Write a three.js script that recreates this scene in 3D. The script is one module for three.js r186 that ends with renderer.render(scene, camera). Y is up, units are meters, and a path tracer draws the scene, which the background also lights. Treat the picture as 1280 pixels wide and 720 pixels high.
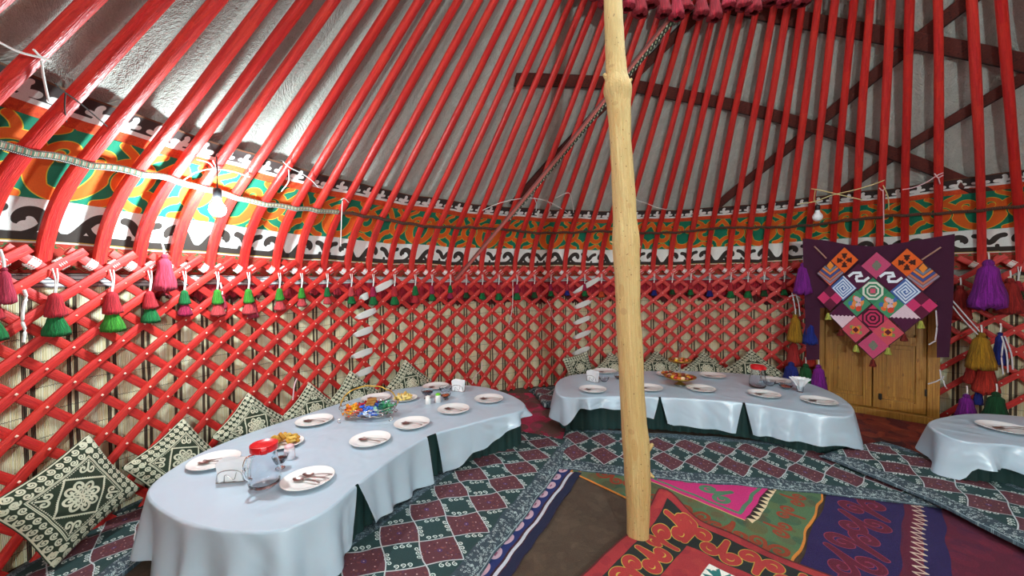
import * as THREE from 'three';
import { RoundedBoxGeometry } from 'three/addons/geometries/RoundedBoxGeometry.js';
import { mergeGeometries, toCreasedNormals } from 'three/addons/utils/BufferGeometryUtils.js';
import { createNoise2D, createNoise3D } from 'simplex-noise';

// ---------------------------------------------------------------- camera, sky, lamp, exposure
const F = 470, EYE = 1.45, PITCH = 0.0172, ROLL = 0.0095;           // focal length for a 1280 x 720 frame
const scene = new THREE.Scene();
const camera = new THREE.PerspectiveCamera(2 * Math.atan(360 / F) * 180 / Math.PI, 1280 / 720, 0.05, 100);
camera.position.set(0, EYE, 0);
camera.rotation.order = 'YXZ';
camera.rotation.set(-PITCH, 0, -ROLL);
camera.updateMatrixWorld();
const renderer = new THREE.WebGLRenderer();
renderer.toneMapping = THREE.LinearToneMapping;
renderer.toneMappingExposure = 1.08;
renderer.shadowMap.enabled = true;
const SKY = 4.2;                                                     // overcast daylight that falls through the crown opening
scene.background = new THREE.Color().setRGB(0.80 * SKY, 1.0 * SKY, 1.04 * SKY);
const BULB_CANDELA = 6.2, UNSEEN_BULB_CANDELA = 26;                     // the bulb in view, and an unseen one behind the camera

// ---------------------------------------------------------------- yurt frame (metres); x right, z forward (drawn along -z)
const CX = 1.399, CZ = 1.287, R = 3.98, TOP = 1.553, D2R = Math.PI / 180;
const RING_R = 1.72, KNEE_R = 3.636, KNEE_H = 2.098, SLOPE = 0.823;
const V = (x, y, z) => new THREE.Vector3(x, y, z);
const W = (x, y, z) => new THREE.Vector3(x, y, -z);                  // floor plan coordinates to world
const PO = (a, r, y) => W(CX + r * Math.sin(a), y, CZ + r * Math.cos(a));
function ray(px, py) {                                               // direction (x, y, forward) of a photo pixel
  const xr = (px - 640) / F, yr = (360 - py) / F, cr = Math.cos(ROLL), sr = Math.sin(ROLL);
  const x = xr * cr + yr * sr, yc = -xr * sr + yr * cr, c = Math.cos(PITCH), s = Math.sin(PITCH);
  return [x, yc * c - s, yc * s + c];
}
function fl(px, py, h = 0) { const d = ray(px, py), t = (h - EYE) / d[1]; return [d[0] * t, d[2] * t]; }      // on a level plane
function cyl(px, py, r) {                                            // on the round wall: [azimuth, height]
  const d = ray(px, py), a = d[0] ** 2 + d[2] ** 2, b = -2 * (d[0] * CX + d[2] * CZ), c = CX * CX + CZ * CZ - r * r;
  const t = (-b + Math.sqrt(b * b - 4 * a * c)) / 2 / a;
  return [Math.atan2(d[0] * t - CX, d[2] * t - CZ), EYE + d[1] * t];
}
function cone(px, py, off = 0) {                                     // on the straight roof slope, off metres outside the pole axes
  const d = ray(px, py); let lo = 0.3, hi = 8;
  const g = (t) => { const r = Math.hypot(d[0] * t - CX, d[2] * t - CZ), y = EYE + d[1] * t; return y - (KNEE_H + (KNEE_R - r) * SLOPE + off * 1.295); };
  for (let i = 0; i < 60; i++) { const m = (lo + hi) / 2; if (g(m) > 0) hi = m; else lo = m; }
  return W(d[0] * lo, EYE + d[1] * lo, d[2] * lo);
}
function along(px, py, depth) { const d = ray(px, py), t = depth / d[2]; return W(d[0] * t, EYE + d[1] * t, depth); }

// seeded numbers and noise
function rng(seed) { let s = seed >>> 0; return () => { s = (s + 0x6D2B79F5) >>> 0; let t = s; t = Math.imul(t ^ (t >>> 15), t | 1); t ^= t + Math.imul(t ^ (t >>> 7), t | 61); return ((t ^ (t >>> 14)) >>> 0) / 4294967296; }; }
const noise2 = createNoise2D(rng(11)), noise3 = createNoise3D(rng(12));
const lerp = (a, b, t) => a + (b - a) * t, clamp = (x, a, b) => Math.min(b, Math.max(a, x));
const smooth = (a, b, x) => { const t = clamp((x - a) / (b - a), 0, 1); return t * t * (3 - 2 * t); };

// ---------------------------------------------------------------- scene helpers
const names = new Map();
function numbered(name) { const n = names.get(name) ?? 0; names.set(name, n + 1); return n ? `${name}_${String(n).padStart(3, '0')}` : name; }
function shade(o) { o.traverse((m) => { if (m.isMesh) { m.castShadow = true; m.receiveShadow = true; } }); return o; }
function tag(o, label, category, group, kind) { if (label) o.userData.label = label; if (category) o.userData.category = category; if (group) o.userData.group = group; if (kind) o.userData.kind = kind; return o; }
function mesh(name, geo, mat, parent, label) {
  const m = new THREE.Mesh(geo, mat); m.name = parent ? name : numbered(name); (parent ?? scene).add(m); m.castShadow = m.receiveShadow = true;
  if (label) m.userData.label = label; return m;
}
function thing(name, label, category, pos, turn = 0, group) {
  const o = new THREE.Group(); o.name = numbered(name); scene.add(o); if (pos) o.position.copy(pos); o.rotation.y = turn; return tag(o, label, category, group);
}
function struct(name, geo, mat) { const m = mesh(name, geo, mat); m.userData.kind = 'structure'; return m; }
function copyOf(o, label, group) { const c = o.clone(); c.name = numbered(o.name.replace(/_\d{3}$/, '')); scene.add(c); c.userData = { ...o.userData }; if (label) c.userData.label = label; if (group) c.userData.group = group; return c; }
const onWall = (o, a, r, y) => { o.position.copy(PO(a, r, y)); o.rotation.y = -a; return o; };

// ---------------------------------------------------------------- geometry helpers
function grid(nu, nv, f, uvf, closeU = false) {                      // f(i, j) -> Vector3 for i in 0..nu, j in 0..nv
  const pos = [], uv = [], idx = [];
  for (let j = 0; j <= nv; j++) for (let i = 0; i <= nu; i++) { const p = f(i, j); pos.push(p.x, p.y, p.z); const t = uvf(i, j); uv.push(t[0], t[1]); }
  for (let j = 0; j < nv; j++) for (let i = 0; i < nu; i++) { const a = j * (nu + 1) + i, b = a + 1, c = a + nu + 1, d = c + 1; idx.push(a, b, d, a, d, c); }
  const g = new THREE.BufferGeometry();
  g.setAttribute('position', new THREE.Float32BufferAttribute(pos, 3)); g.setAttribute('uv', new THREE.Float32BufferAttribute(uv, 2)); g.setIndex(idx); g.computeVertexNormals();
  return g;
}
const RECT = (c = 0.25) => [[-1, -1 + c], [-1 + c, -1], [1 - c, -1], [1, -1 + c], [1, 1 - c], [1 - c, 1], [-1 + c, 1], [-1, 1 - c]].map(([x, y]) => [x / 2, y / 2]);
const ROUND = (n = 10, e = 2) => Array.from({ length: n }, (_, i) => { const t = (i + 0.5) / n * 2 * Math.PI, c = Math.cos(t), s = Math.sin(t); return [Math.sign(c) * Math.abs(c) ** (2 / e) / 2, Math.sign(s) * Math.abs(s) ** (2 / e) / 2]; });
function sweep(st, section, { caps = true, crease = 0, swap = false } = {}) {      // st: [{p, x, y, w, h, sec?}]
  const n = (typeof section === 'function' ? section(0) : section).length, pos = [], uv = [], idx = []; let v = 0;
  st.forEach((s, k) => {
    if (k) v += s.p.distanceTo(st[k - 1].p);
    const sec = typeof section === 'function' ? section(k / (st.length - 1)) : section; let u = 0;
    for (let i = 0; i <= n; i++) {
      const q = sec[i % n], o = sec[(i + n - 1) % n]; if (i) u += Math.hypot((q[0] - o[0]) * s.w, (q[1] - o[1]) * s.h);
      const p = s.p.clone().addScaledVector(s.x, q[0] * s.w).addScaledVector(s.y, q[1] * s.h);
      pos.push(p.x, p.y, p.z); if (swap) uv.push(v, u); else uv.push(u, v);
    }
  });
  for (let k = 0; k < st.length - 1; k++) for (let i = 0; i < n; i++) { const a = k * (n + 1) + i, b = a + 1, c = a + n + 1, d = c + 1; idx.push(a, b, d, a, d, c); }
  if (caps) for (const k of [0, st.length - 1]) {
    const s = st[k], base = pos.length / 3; pos.push(s.p.x, s.p.y, s.p.z); uv.push(0, v);
    for (let i = 0; i < n; i++) { const o = (k * (n + 1) + i) * 3; pos.push(pos[o], pos[o + 1], pos[o + 2]); uv.push(0.01 * i, 0.01); }
    for (let i = 0; i < n; i++) { const a = base + 1 + i, b = base + 1 + (i + 1) % n; if (k) idx.push(base, a, b); else idx.push(base, b, a); }
  }
  const g = new THREE.BufferGeometry();
  g.setAttribute('position', new THREE.Float32BufferAttribute(pos, 3)); g.setAttribute('uv', new THREE.Float32BufferAttribute(uv, 2)); g.setIndex(idx); g.computeVertexNormals();
  if (!crease) for (let k = 0; k < st.length; k++) {                 // weld the seam's normals
    const nrm = g.attributes.normal, a = k * (n + 1), b = a + n; const m = V(nrm.getX(a) + nrm.getX(b), nrm.getY(a) + nrm.getY(b), nrm.getZ(a) + nrm.getZ(b)).normalize();
    nrm.setXYZ(a, m.x, m.y, m.z); nrm.setXYZ(b, m.x, m.y, m.z);
  }
  return crease ? toCreasedNormals(g, crease) : g;
}
function pathFrames(pts, w, h, up = V(0, 1, 0)) {                    // stations along a polyline
  return pts.map((p, i) => {
    const t = pts[Math.min(i + 1, pts.length - 1)].clone().sub(pts[Math.max(i - 1, 0)]).normalize();
    let x = V().crossVectors(t, up); if (x.lengthSq() < 1e-6) x = V(1, 0, 0); x.normalize(); const y = V().crossVectors(x, t).normalize();
    const k = i / Math.max(1, pts.length - 1);
    return { p, x, y, w: typeof w === 'function' ? w(k) : w, h: typeof h === 'function' ? h(k) : h };
  });
}
const curve = (pts, n, closed = false) => new THREE.CatmullRomCurve3(pts, closed, 'centripetal').getSpacedPoints(n);
const cordGeo = (pts, r, n = 12, sides = 6) => sweep(pathFrames(pts.length > 2 ? curve(pts, n) : pts, 2 * r, 2 * r), ROUND(sides));
const lathe = (prof, n = 32) => new THREE.LatheGeometry(prof.map(([x, y]) => new THREE.Vector2(x, y)), n);
const moved = (g, x = 0, y = 0, z = 0, ry = 0, rx = 0, rz = 0) => { const m = new THREE.Matrix4().makeRotationFromEuler(new THREE.Euler(rx, ry, rz, 'YXZ')).setPosition(x, y, z); return g.applyMatrix4(m); };
const merged = (list) => mergeGeometries(list.map((g) => { const q = g.index ? g.toNonIndexed() : g; for (const k of Object.keys(q.attributes)) if (!['position', 'normal', 'uv'].includes(k)) q.deleteAttribute(k); return q; }));

// ---------------------------------------------------------------- textures and materials
function paint(w, h, draw, { repeat = true, srgb = true } = {}) {
  const c = document.createElement('canvas'); c.width = w; c.height = h; draw(c.getContext('2d'), w, h);
  const t = new THREE.CanvasTexture(c); if (srgb) t.colorSpace = THREE.SRGBColorSpace; if (repeat) t.wrapS = t.wrapT = THREE.RepeatWrapping; return t;
}
function field(w, h, f, { srgb = false } = {}) {                     // f(x, y) -> number or [r, g, b], 0..1
  const d = new Uint8Array(w * h * 4);
  for (let y = 0; y < h; y++) for (let x = 0; x < w; x++) { const v = f(x, y), o = (y * w + x) * 4; for (let k = 0; k < 3; k++) d[o + k] = clamp(Array.isArray(v) ? v[k] : v, 0, 1) * 255; d[o + 3] = 255; }
  const t = new THREE.DataTexture(d, w, h); t.wrapS = t.wrapT = THREE.RepeatWrapping; t.magFilter = THREE.LinearFilter; t.minFilter = THREE.LinearFilter; if (srgb) t.colorSpace = THREE.SRGBColorSpace; t.needsUpdate = true; return t;
}
function loopNoise(x, y, w, h, fx, fy, seed = 0) {                    // noise that tiles
  const a = x / w * 2 * Math.PI, b = y / h * 2 * Math.PI;
  return noise3(Math.cos(a) * fx / 6.28 + seed, Math.sin(a) * fx / 6.28 + Math.cos(b) * fy / 6.28, Math.sin(b) * fy / 6.28 + seed * 1.7);
}
function sized(t, u, v) { const c = t.clone(); c.repeat.set(1 / u, 1 / v); c.needsUpdate = true; return c; }   // one tile covers u x v metres
const std = (o) => new THREE.MeshStandardMaterial({ roughness: 0.85, side: THREE.DoubleSide, ...o });
const phys = (o) => new THREE.MeshPhysicalMaterial({ roughness: 0.5, side: THREE.DoubleSide, ...o });
function speckle(x, w, h, n, cols, r0, r1, seed) { const q = rng(seed); for (let i = 0; i < n; i++) { x.fillStyle = cols[Math.floor(q() * cols.length)]; x.beginPath(); x.arc(q() * w, q() * h, lerp(r0, r1, q()), 0, 7); x.fill(); } }
function grain(x, w, h, amount, seed) {                              // fibre noise over a painted cloth
  const d = x.getImageData(0, 0, w, h), q = rng(seed);
  for (let i = 0; i < d.data.length; i += 4) { const k = 1 + (q() - 0.5) * amount; d.data[i] *= k; d.data[i + 1] *= k; d.data[i + 2] *= k; }
  x.putImageData(d, 0, 0);
}
const fuzz = field(256, 256, (x, y) => 0.5 + 0.28 * loopNoise(x, y, 256, 256, 60, 60, 1) + 0.22 * loopNoise(x, y, 256, 256, 140, 140, 4));
const weave = field(64, 64, (x, y) => 0.5 + 0.25 * Math.sin(x / 64 * 2 * Math.PI * 16) * (((y >> 2) & 1) ? 1 : -1) + 0.25 * Math.sin(y / 64 * 2 * Math.PI * 16));

// ---------------------------------------------------------------- materials of the shell
const redTex = paint(512, 512, (x, w, h) => {
  x.fillStyle = '#c93428'; x.fillRect(0, 0, w, h); const q = rng(3);
  for (let i = 0; i < 900; i++) { x.fillStyle = ['rgba(150,18,22,.20)', 'rgba(215,60,48,.20)', 'rgba(190,30,40,.25)'][i % 3]; const bw = 3 + q() * 14, bh = 20 + q() * 120; x.fillRect(q() * w, q() * h, bw, bh); }
  for (let i = 0; i < 60; i++) { x.fillStyle = 'rgba(236,150,120,.35)'; x.fillRect(q() * w, q() * h, 1 + q() * 3, 2 + q() * 10); }
  grain(x, w, h, 0.12, 5);
});
const redBump = field(256, 256, (x, y) => 0.5 + 0.3 * loopNoise(x, y, 256, 256, 40, 8, 2) + 0.2 * loopNoise(x, y, 256, 256, 90, 30, 3));
const redWood = std({ map: sized(redTex, 0.35, 0.9), bumpMap: sized(redBump, 0.25, 0.6), bumpScale: 0.0018, roughness: 0.42 });
const redLath = std({ map: sized(redTex, 0.3, 1.1), color: '#ffe9e4', bumpMap: sized(redBump, 0.25, 0.6), bumpScale: 0.0015, roughness: 0.5 });
const redLathB = std({ map: sized(redTex, 0.27, 0.8), color: '#f2d8d4', bumpMap: sized(redBump, 0.25, 0.6), bumpScale: 0.0015, roughness: 0.55 });
const feltTex = paint(1024, 1024, (x, w, h) => {
  x.fillStyle = '#b4b2aa'; x.fillRect(0, 0, w, h); const q = rng(8);
  for (let i = 0; i < 500; i++) { x.fillStyle = ['rgba(150,148,142,.10)', 'rgba(214,214,208,.12)', 'rgba(170,164,154,.12)'][i % 3]; x.beginPath(); x.ellipse(q() * w, q() * h, 10 + q() * 50, 6 + q() * 26, q() * 3, 0, 7); x.fill(); }
  for (let i = 0; i < 5200; i++) { x.strokeStyle = ['rgba(80,78,74,.30)', 'rgba(235,235,230,.35)', 'rgba(110,104,96,.25)'][i % 3]; x.lineWidth = 0.8 + q(); const a = q() * w, b = q() * h, t = q() * 6.3, l = 3 + q() * 12; x.beginPath(); x.moveTo(a, b); x.lineTo(a + Math.cos(t) * l, b + Math.sin(t) * l); x.stroke(); }
  speckle(x, w, h, 260, ['rgba(50,45,40,.6)', 'rgba(90,84,78,.5)'], 0.8, 2.6, 9);
  grain(x, w, h, 0.16, 10);
});
const feltBump = field(512, 512, (x, y) => 0.5 + 0.25 * loopNoise(x, y, 512, 512, 18, 18, 5) + 0.25 * loopNoise(x, y, 512, 512, 70, 70, 7));
const felt = std({ map: sized(feltTex, 1.1, 1.1), bumpMap: sized(feltBump, 0.5, 0.5), bumpScale: 0.006, roughness: 0.95 });
const earthTex = paint(1024, 1024, (x, w, h) => {
  x.fillStyle = '#4c3c2f'; x.fillRect(0, 0, w, h); const q = rng(20);
  for (let i = 0; i < 700; i++) { x.fillStyle = ['rgba(70,54,40,.16)', 'rgba(122,104,86,.12)', 'rgba(56,44,34,.16)'][i % 3]; x.beginPath(); x.ellipse(q() * w, q() * h, 8 + q() * 60, 6 + q() * 30, q() * 3, 0, 7); x.fill(); }
  for (let i = 0; i < 2600; i++) { x.strokeStyle = ['rgba(60,48,36,.35)', 'rgba(146,128,106,.30)'][i % 2]; x.lineWidth = 1; const a = q() * w, b = q() * h, t = q() * 6.3, l = 3 + q() * 9; x.beginPath(); x.moveTo(a, b); x.lineTo(a + Math.cos(t) * l, b + Math.sin(t) * l); x.stroke(); }
  grain(x, w, h, 0.25, 21);
});
const earth = std({ map: sized(earthTex, 1.3, 1.3), bumpMap: sized(fuzz, 0.25, 0.25), bumpScale: 0.004, roughness: 1 });

// ---------------------------------------------------------------- floor, wall, ceiling
{ const g = new THREE.CylinderGeometry(4.6, 4.6, 0.12, 72); const p = g.attributes.position, uv = g.attributes.uv; for (let i = 0; i < p.count; i++) uv.setXY(i, p.getX(i), p.getZ(i)); moved(g, CX, -0.06, -CZ); struct('floor', g, earth); }
const ringLoop = (prof, nu = 240, a0 = -Math.PI, a1 = Math.PI) => grid(nu, prof.length - 1, (i, j) => PO(lerp(a0, a1, i / nu), prof[j][0], prof[j][1]), (i, j) => [lerp(a0, a1, i / nu) * R, prof[j][1]]);
struct('wall_round', ringLoop([[4.07, 0], [4.07, 1.62], [4.13, 1.62], [4.13, 0], [4.07, 0]]), felt);
// axis of a roof pole: (radius, height) from the lattice top, over the bend, up the straight slope
const K0 = [3.98, 1.40], K1 = [3.97, 1.823], K2 = [KNEE_R, KNEE_H];
const AXIS = []; for (let i = 0; i <= 24; i++) { const t = i / 24; AXIS.push([0, 1].map((k) => (1 - t) ** 2 * K0[k] + 2 * t * (1 - t) * K1[k] + t * t * K2[k])); }
for (let i = 1; i <= 30; i++) { const r = lerp(KNEE_R, RING_R, i / 30); AXIS.push([r, KNEE_H + (KNEE_R - r) * SLOPE]); }
const AXN = AXIS.map((_, i) => { const a = AXIS[Math.max(0, i - 1)], b = AXIS[Math.min(AXIS.length - 1, i + 1)], l = Math.hypot(b[0] - a[0], b[1] - a[1]); return [(b[1] - a[1]) / l, -(b[0] - a[0]) / l]; });   // outward
const AXS = [0]; for (let i = 1; i < AXIS.length; i++) AXS.push(AXS[i - 1] + Math.hypot(AXIS[i][0] - AXIS[i - 1][0], AXIS[i][1] - AXIS[i - 1][1]));
function onAxis(s, off) {                                            // point at arc length s, off metres outside the axis
  let i = 0; while (i < AXS.length - 2 && AXS[i + 1] < s) i++; const t = (s - AXS[i]) / (AXS[i + 1] - AXS[i]);
  const n = [lerp(AXN[i][0], AXN[i + 1][0], t), lerp(AXN[i][1], AXN[i + 1][1], t)];
  return [lerp(AXIS[i][0], AXIS[i + 1][0], t) + n[0] * off, lerp(AXIS[i][1], AXIS[i + 1][1], t) + n[1] * off];
}
const SMAX = AXS[AXS.length - 1];
const POLE_A = [-105.7, -102.5, -99.2, -95.9, -92.6, -89.3, -86.1, -82.8, -79.6, -76.2, -73.5, -70.6, -67.4, -64.0, -60.3, -57.5, -54.1, -50.7, -47.4, -43.9, -40.2, -37.0, -33.4, -30.2, -27.0, -23.8, -20.2, -16.7, -13.3, -9.8, -6.0, -2.4, 1.3, 4.9, 8.0, 11.3, 14.6, 18.0, 21.7, 24.7, 27.4, 30.5, 33.7, 37.1, 39.8, 42.8, 45.7, 49.1, 53.2, 56.5, 59.8, 63.1, 66.4, 69.7, 73.0, 76.3, 79.6, 82.9, 86.2, 89.5, 92.8, 96.1, 99.4, 102.7, 106.0].map((d) => d * D2R);
const KFIRST = -8;                                                   // POLE_A[8] is the pole whose foot stands nearest the lit bulb's far side
const poleAt = (k) => { const i = k - KFIRST; if (i < 0) return POLE_A[0] + i * 3.3 * D2R; if (i >= POLE_A.length) return POLE_A[POLE_A.length - 1] + (i - POLE_A.length + 1) * 3.3 * D2R; return POLE_A[i]; };
{ // roof felt: hangs in soft waves between the poles, with creases
  const nu = 900, inner = 34, prof = []; for (let j = 0; j <= inner; j++) prof.push([j / inner * (SMAX + 0.02), 0.072]); for (let j = 0; j <= 10; j++) prof.push([(1 - j / 10) * (SMAX + 0.02), 0.125]);
  const g = grid(nu, prof.length - 1, (i, j) => {
    const a = -Math.PI + i / nu * 2 * Math.PI, u = a * R, s = prof[j][0]; let off = prof[j][1];
    if (j <= inner) { const k = smooth(0.9, 1.3, s); off += k * (0.012 * (1 + Math.sin(u / 0.2312 * 2 * Math.PI * 0.98 + 2 * noise2(u * 0.3, s * 0.4))) + 0.010 * (1 + noise2(u * 2.2, s * 0.8 + 7)) + 0.006 * (1 + noise2(u * 7, s * 1.6 + 3))); }
    const [r, y] = onAxis(s, off); return PO(a, r, y);
  }, (i, j) => [(-Math.PI + i / nu * 2 * Math.PI) * R, prof[j][0]]);
  struct('ceiling', g, felt);
}

// ---------------------------------------------------------------- reed screen behind the lattice
const reedTex = paint(2048, 1024, (x, w, h) => {                     // 1.05 m x 0.55 m
  const q = rng(31), pitch = w / 174;                                // reeds of 6 mm
  x.fillStyle = '#b8a880'; x.fillRect(0, 0, w, h);
  for (let i = 0; i < 174; i++) {
    const dark = [2, 3, 4, 7, 8, 9].includes(i % 29), c = dark ? ['#2a1512', '#3a1d16', '#22110f'][i % 3] : ['#f4ebc8', '#efe2b6', '#f8f2d6', '#eadaa8', '#f2e6be'][Math.floor(q() * 5)];
    for (let k = 0; k < 4; k++) { x.fillStyle = c; x.fillRect(i * pitch + 1, k * h / 4, pitch - 2.2, h / 4); }
    if (!dark) for (let k = 0; k < 5; k++) { x.fillStyle = ['rgba(150,128,84,.22)', 'rgba(250,244,220,.3)'][k % 2]; x.fillRect(i * pitch + 1 + q() * (pitch - 4), q() * h, 1.5 + q() * 2, 60 + q() * 300); }
    if (!dark && q() < 0.5) { x.fillStyle = 'rgba(96,72,34,.7)'; x.fillRect(i * pitch + 1, q() * h, pitch - 2, 3); }
  }
  for (let k = 0; k < 4; k++) { x.fillStyle = '#241a14'; const y = (k + 0.5) * h / 4; for (let i = 0; i < 174; i++) x.fillRect(i * pitch, y + (i % 2 ? 3 : -3) - 2, pitch, 5); }
  grain(x, w, h, 0.1, 33);
});
const reedBump = field(1024, 64, (x, y) => { const p = (x / 1024 * 174) % 1; return Math.sqrt(Math.max(0, 1 - (2 * p - 1) ** 2)); });
const reeds = std({ map: sized(reedTex, 1.05, 0.55), bumpMap: sized(reedBump, 1.05, 0.5), bumpScale: 0.004, roughness: 0.75 });
function reedScreen(a0, a1, label) {
  const nu = Math.round((a1 - a0) * 90); const g = grid(nu, 8, (i, j) => { const a = lerp(a0, a1, i / nu), y = 1.46 * j / 8; return PO(a, 4.022 + 0.008 * noise2(a * 9, y * 2), y + 0.002); }, (i, j) => [lerp(a0, a1, i / nu) * R, 1.46 * j / 8 + 0.02 * noise2(lerp(a0, a1, i / nu) * 5, 3)]);
  tag(mesh('reed_screen', g, reeds), label, 'reed screen');
}
reedScreen(-125 * D2R, 35.2 * D2R, 'straw coloured reed screen with paired dark stripes behind the red lattice');
reedScreen(48.8 * D2R, 125 * D2R, 'straw reed screen behind the lattice and tassels beyond the wooden door');

// ---------------------------------------------------------------- embroidered felt frieze round the foot of the roof
function spiral(x, cx, cy, r0, r1, a0, a1, n = 40) { for (let i = 0; i <= n; i++) { const t = i / n, a = lerp(a0, a1, t), r = lerp(r0, r1, t); const px = cx + Math.cos(a) * r, py = cy + Math.sin(a) * r; if (i) x.lineTo(px, py); else x.moveTo(px, py); } }
function tendrils(x, paths, passes) { x.lineCap = 'round'; x.lineJoin = 'round'; for (const [col, extra] of passes) { x.strokeStyle = col; x.fillStyle = col; for (const [wd, f] of paths) { x.lineWidth = wd + extra; x.beginPath(); f(x); x.stroke(); } } }
const wrapDraw = (x, w, f) => { for (const d of [-w, 0, w]) { x.save(); x.translate(d, 0); f(); x.restore(); } };
function scrollPaths(w, h) {                                         // one mirrored pair of ram-horn scrolls
  const half = (m) => {
    const X = (t) => (m ? w - t : t), A = (p) => (x) => p(x, X, m);
    const sp = (cx, cy, r0, r1, a0, a1) => A((x, X, m) => { for (let i = 0; i <= 44; i++) { const t = i / 44, a = lerp(a0, a1, t), r = lerp(r0, r1, t) * h; const px = X(w * cx + Math.cos(a) * r), py = h * cy + Math.sin(a) * r; if (i) x.lineTo(px, py); else x.moveTo(px, py); } });
    return [
      [h * 0.135, sp(0.285, 0.53, 0.33, 0.10, 2.75, 2.75 + 8.0)],                                             // the great horn
      [h * 0.145, A((x, X) => { x.moveTo(X(-w * 0.02), h * 0.93); x.bezierCurveTo(X(w * 0.05), h * 0.93, X(w * 0.12), h * 0.86, X(w * 0.155), h * 0.66); x.lineTo(X(w * 0.154), h * 0.655); })],
      [h * 0.105, sp(0.075, 0.36, 0.17, 0.05, 0.9, 0.9 - 6.6)],                                               // the small horn
      [h * 0.11, A((x, X) => { x.moveTo(X(w * 0.12), h * 0.50); x.bezierCurveTo(X(w * 0.13), h * 0.62, X(w * 0.11), h * 0.74, X(w * 0.08), h * 0.86); })],
      [h * 0.12, A((x, X) => { x.moveTo(X(w * 0.40), h * 0.36); x.bezierCurveTo(X(w * 0.44), h * 0.26, X(w * 0.46), h * 0.14, X(w * 0.505), h * 0.08); })],
      [h * 0.12, A((x, X) => { x.moveTo(X(w * 0.41), h * 0.70); x.bezierCurveTo(X(w * 0.45), h * 0.72, X(w * 0.48), h * 0.80, X(w * 0.505), h * 0.92); })],
      [h * 0.10, A((x, X) => { x.moveTo(X(w * 0.24), h * 0.20); x.bezierCurveTo(X(w * 0.22), h * 0.12, X(w * 0.17), h * 0.10, X(w * 0.14), h * 0.03); })],
      [h * 0.09, A((x, X) => { x.moveTo(X(w * 0.31), h * 0.18); x.bezierCurveTo(X(w * 0.33), h * 0.10, X(w * 0.35), h * 0.08, X(w * 0.38), h * 0.04); })],
      [h * 0.10, A((x, X) => { x.moveTo(X(w * 0.26), h * 0.86); x.bezierCurveTo(X(w * 0.24), h * 0.93, X(w * 0.20), h * 0.95, X(w * 0.17), h * 0.97); })],
      [h * 0.10, A((x, X) => { x.moveTo(X(w * 0.30), h * 0.86); x.bezierCurveTo(X(w * 0.33), h * 0.92, X(w * 0.37), h * 0.95, X(w * 0.40), h * 0.96); })],
    ];
  };
  return [...half(0), ...half(1)];
}
const scrollTex = paint(1400, 600, (x, w, h) => {
  x.fillStyle = '#0f7a5c'; x.fillRect(0, 0, w, h); const p = scrollPaths(w, h);
  for (const pass of [['#e8c636', 14], ['#e8641c', 0]]) wrapDraw(x, w, () => tendrils(x, p, [pass]));
  grain(x, w, h, 0.22, 41);
});
const hookTex = paint(1024, 336, (x, w, h) => {
  x.fillStyle = '#f1efe9'; x.fillRect(0, 0, w, h); x.fillStyle = '#3a312c'; x.fillRect(0, h * 0.80, w, h * 0.20);
  const p = []; const half = (m) => { const X = (t) => (m ? w - t : t);
    p.push([h * 0.24, (x) => { x.moveTo(X(w * 0.03), h * 0.92); x.bezierCurveTo(X(w * 0.10), h * 0.80, X(w * 0.12), h * 0.42, X(w * 0.19), h * 0.34); x.bezierCurveTo(X(w * 0.25), h * 0.28, X(w * 0.28), h * 0.42, X(w * 0.27), h * 0.52); }]);
    p.push([h * 0.13, (x) => { x.moveTo(X(w * 0.13), h * 0.56); x.bezierCurveTo(X(w * 0.15), h * 0.78, X(w * 0.22), h * 0.86, X(w * 0.27), h * 0.90); }]);
    p.push([h * 0.20, (x) => { x.moveTo(X(w * 0.50), h * 0.62); x.bezierCurveTo(X(w * 0.45), h * 0.56, X(w * 0.46), h * 0.34, X(w * 0.37), h * 0.30); }]);
    p.push([h * 0.12, (x) => { x.moveTo(X(w * 0.34), h * 0.92); x.bezierCurveTo(X(w * 0.40), h * 0.88, X(w * 0.44), h * 0.84, X(w * 0.43), h * 0.74); }]); };
  half(0); half(1);
  wrapDraw(x, w, () => tendrils(x, p, [['#3a312c', 0]]));
  x.fillStyle = '#f1efe9'; for (const t of [0.235, 0.765]) { x.beginPath(); x.arc(w * t, h * 0.66, h * 0.11, 0, 7); x.fill(); }
  grain(x, w, h, 0.22, 43);
});
const borderTex = paint(512, 240, (x, w, h) => {
  x.fillStyle = '#3a2e2c'; x.fillRect(0, 0, w, h); x.fillStyle = '#6a3c22'; x.fillRect(0, 0, w, h * 0.08); x.fillStyle = '#f0eee8'; x.fillRect(0, h * 0.80, w, h * 0.2);
  const p = []; for (const m of [0, 1]) { const X = (t) => (m ? w - t : t);
    p.push([h * 0.30, (x) => { x.moveTo(X(w * 0.25), h * 0.90); x.bezierCurveTo(X(w * 0.24), h * 0.60, X(w * 0.16), h * 0.62, X(w * 0.10), h * 0.62); }]);
    p.push([h * 0.24, (x) => { x.moveTo(X(w * 0.24), h * 0.70); x.bezierCurveTo(X(w * 0.28), h * 0.50, X(w * 0.32), h * 0.34, X(w * 0.28), h * 0.26); }]);
    p.push([h * 0.22, (x) => { x.moveTo(X(w * 0.27), h * 0.62); x.lineTo(X(w * 0.40), h * 0.58); }]); }
  wrapDraw(x, w, () => tendrils(x, p, [['#f0eee8', 0]]));
  grain(x, w, h, 0.2, 44);
});
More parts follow.
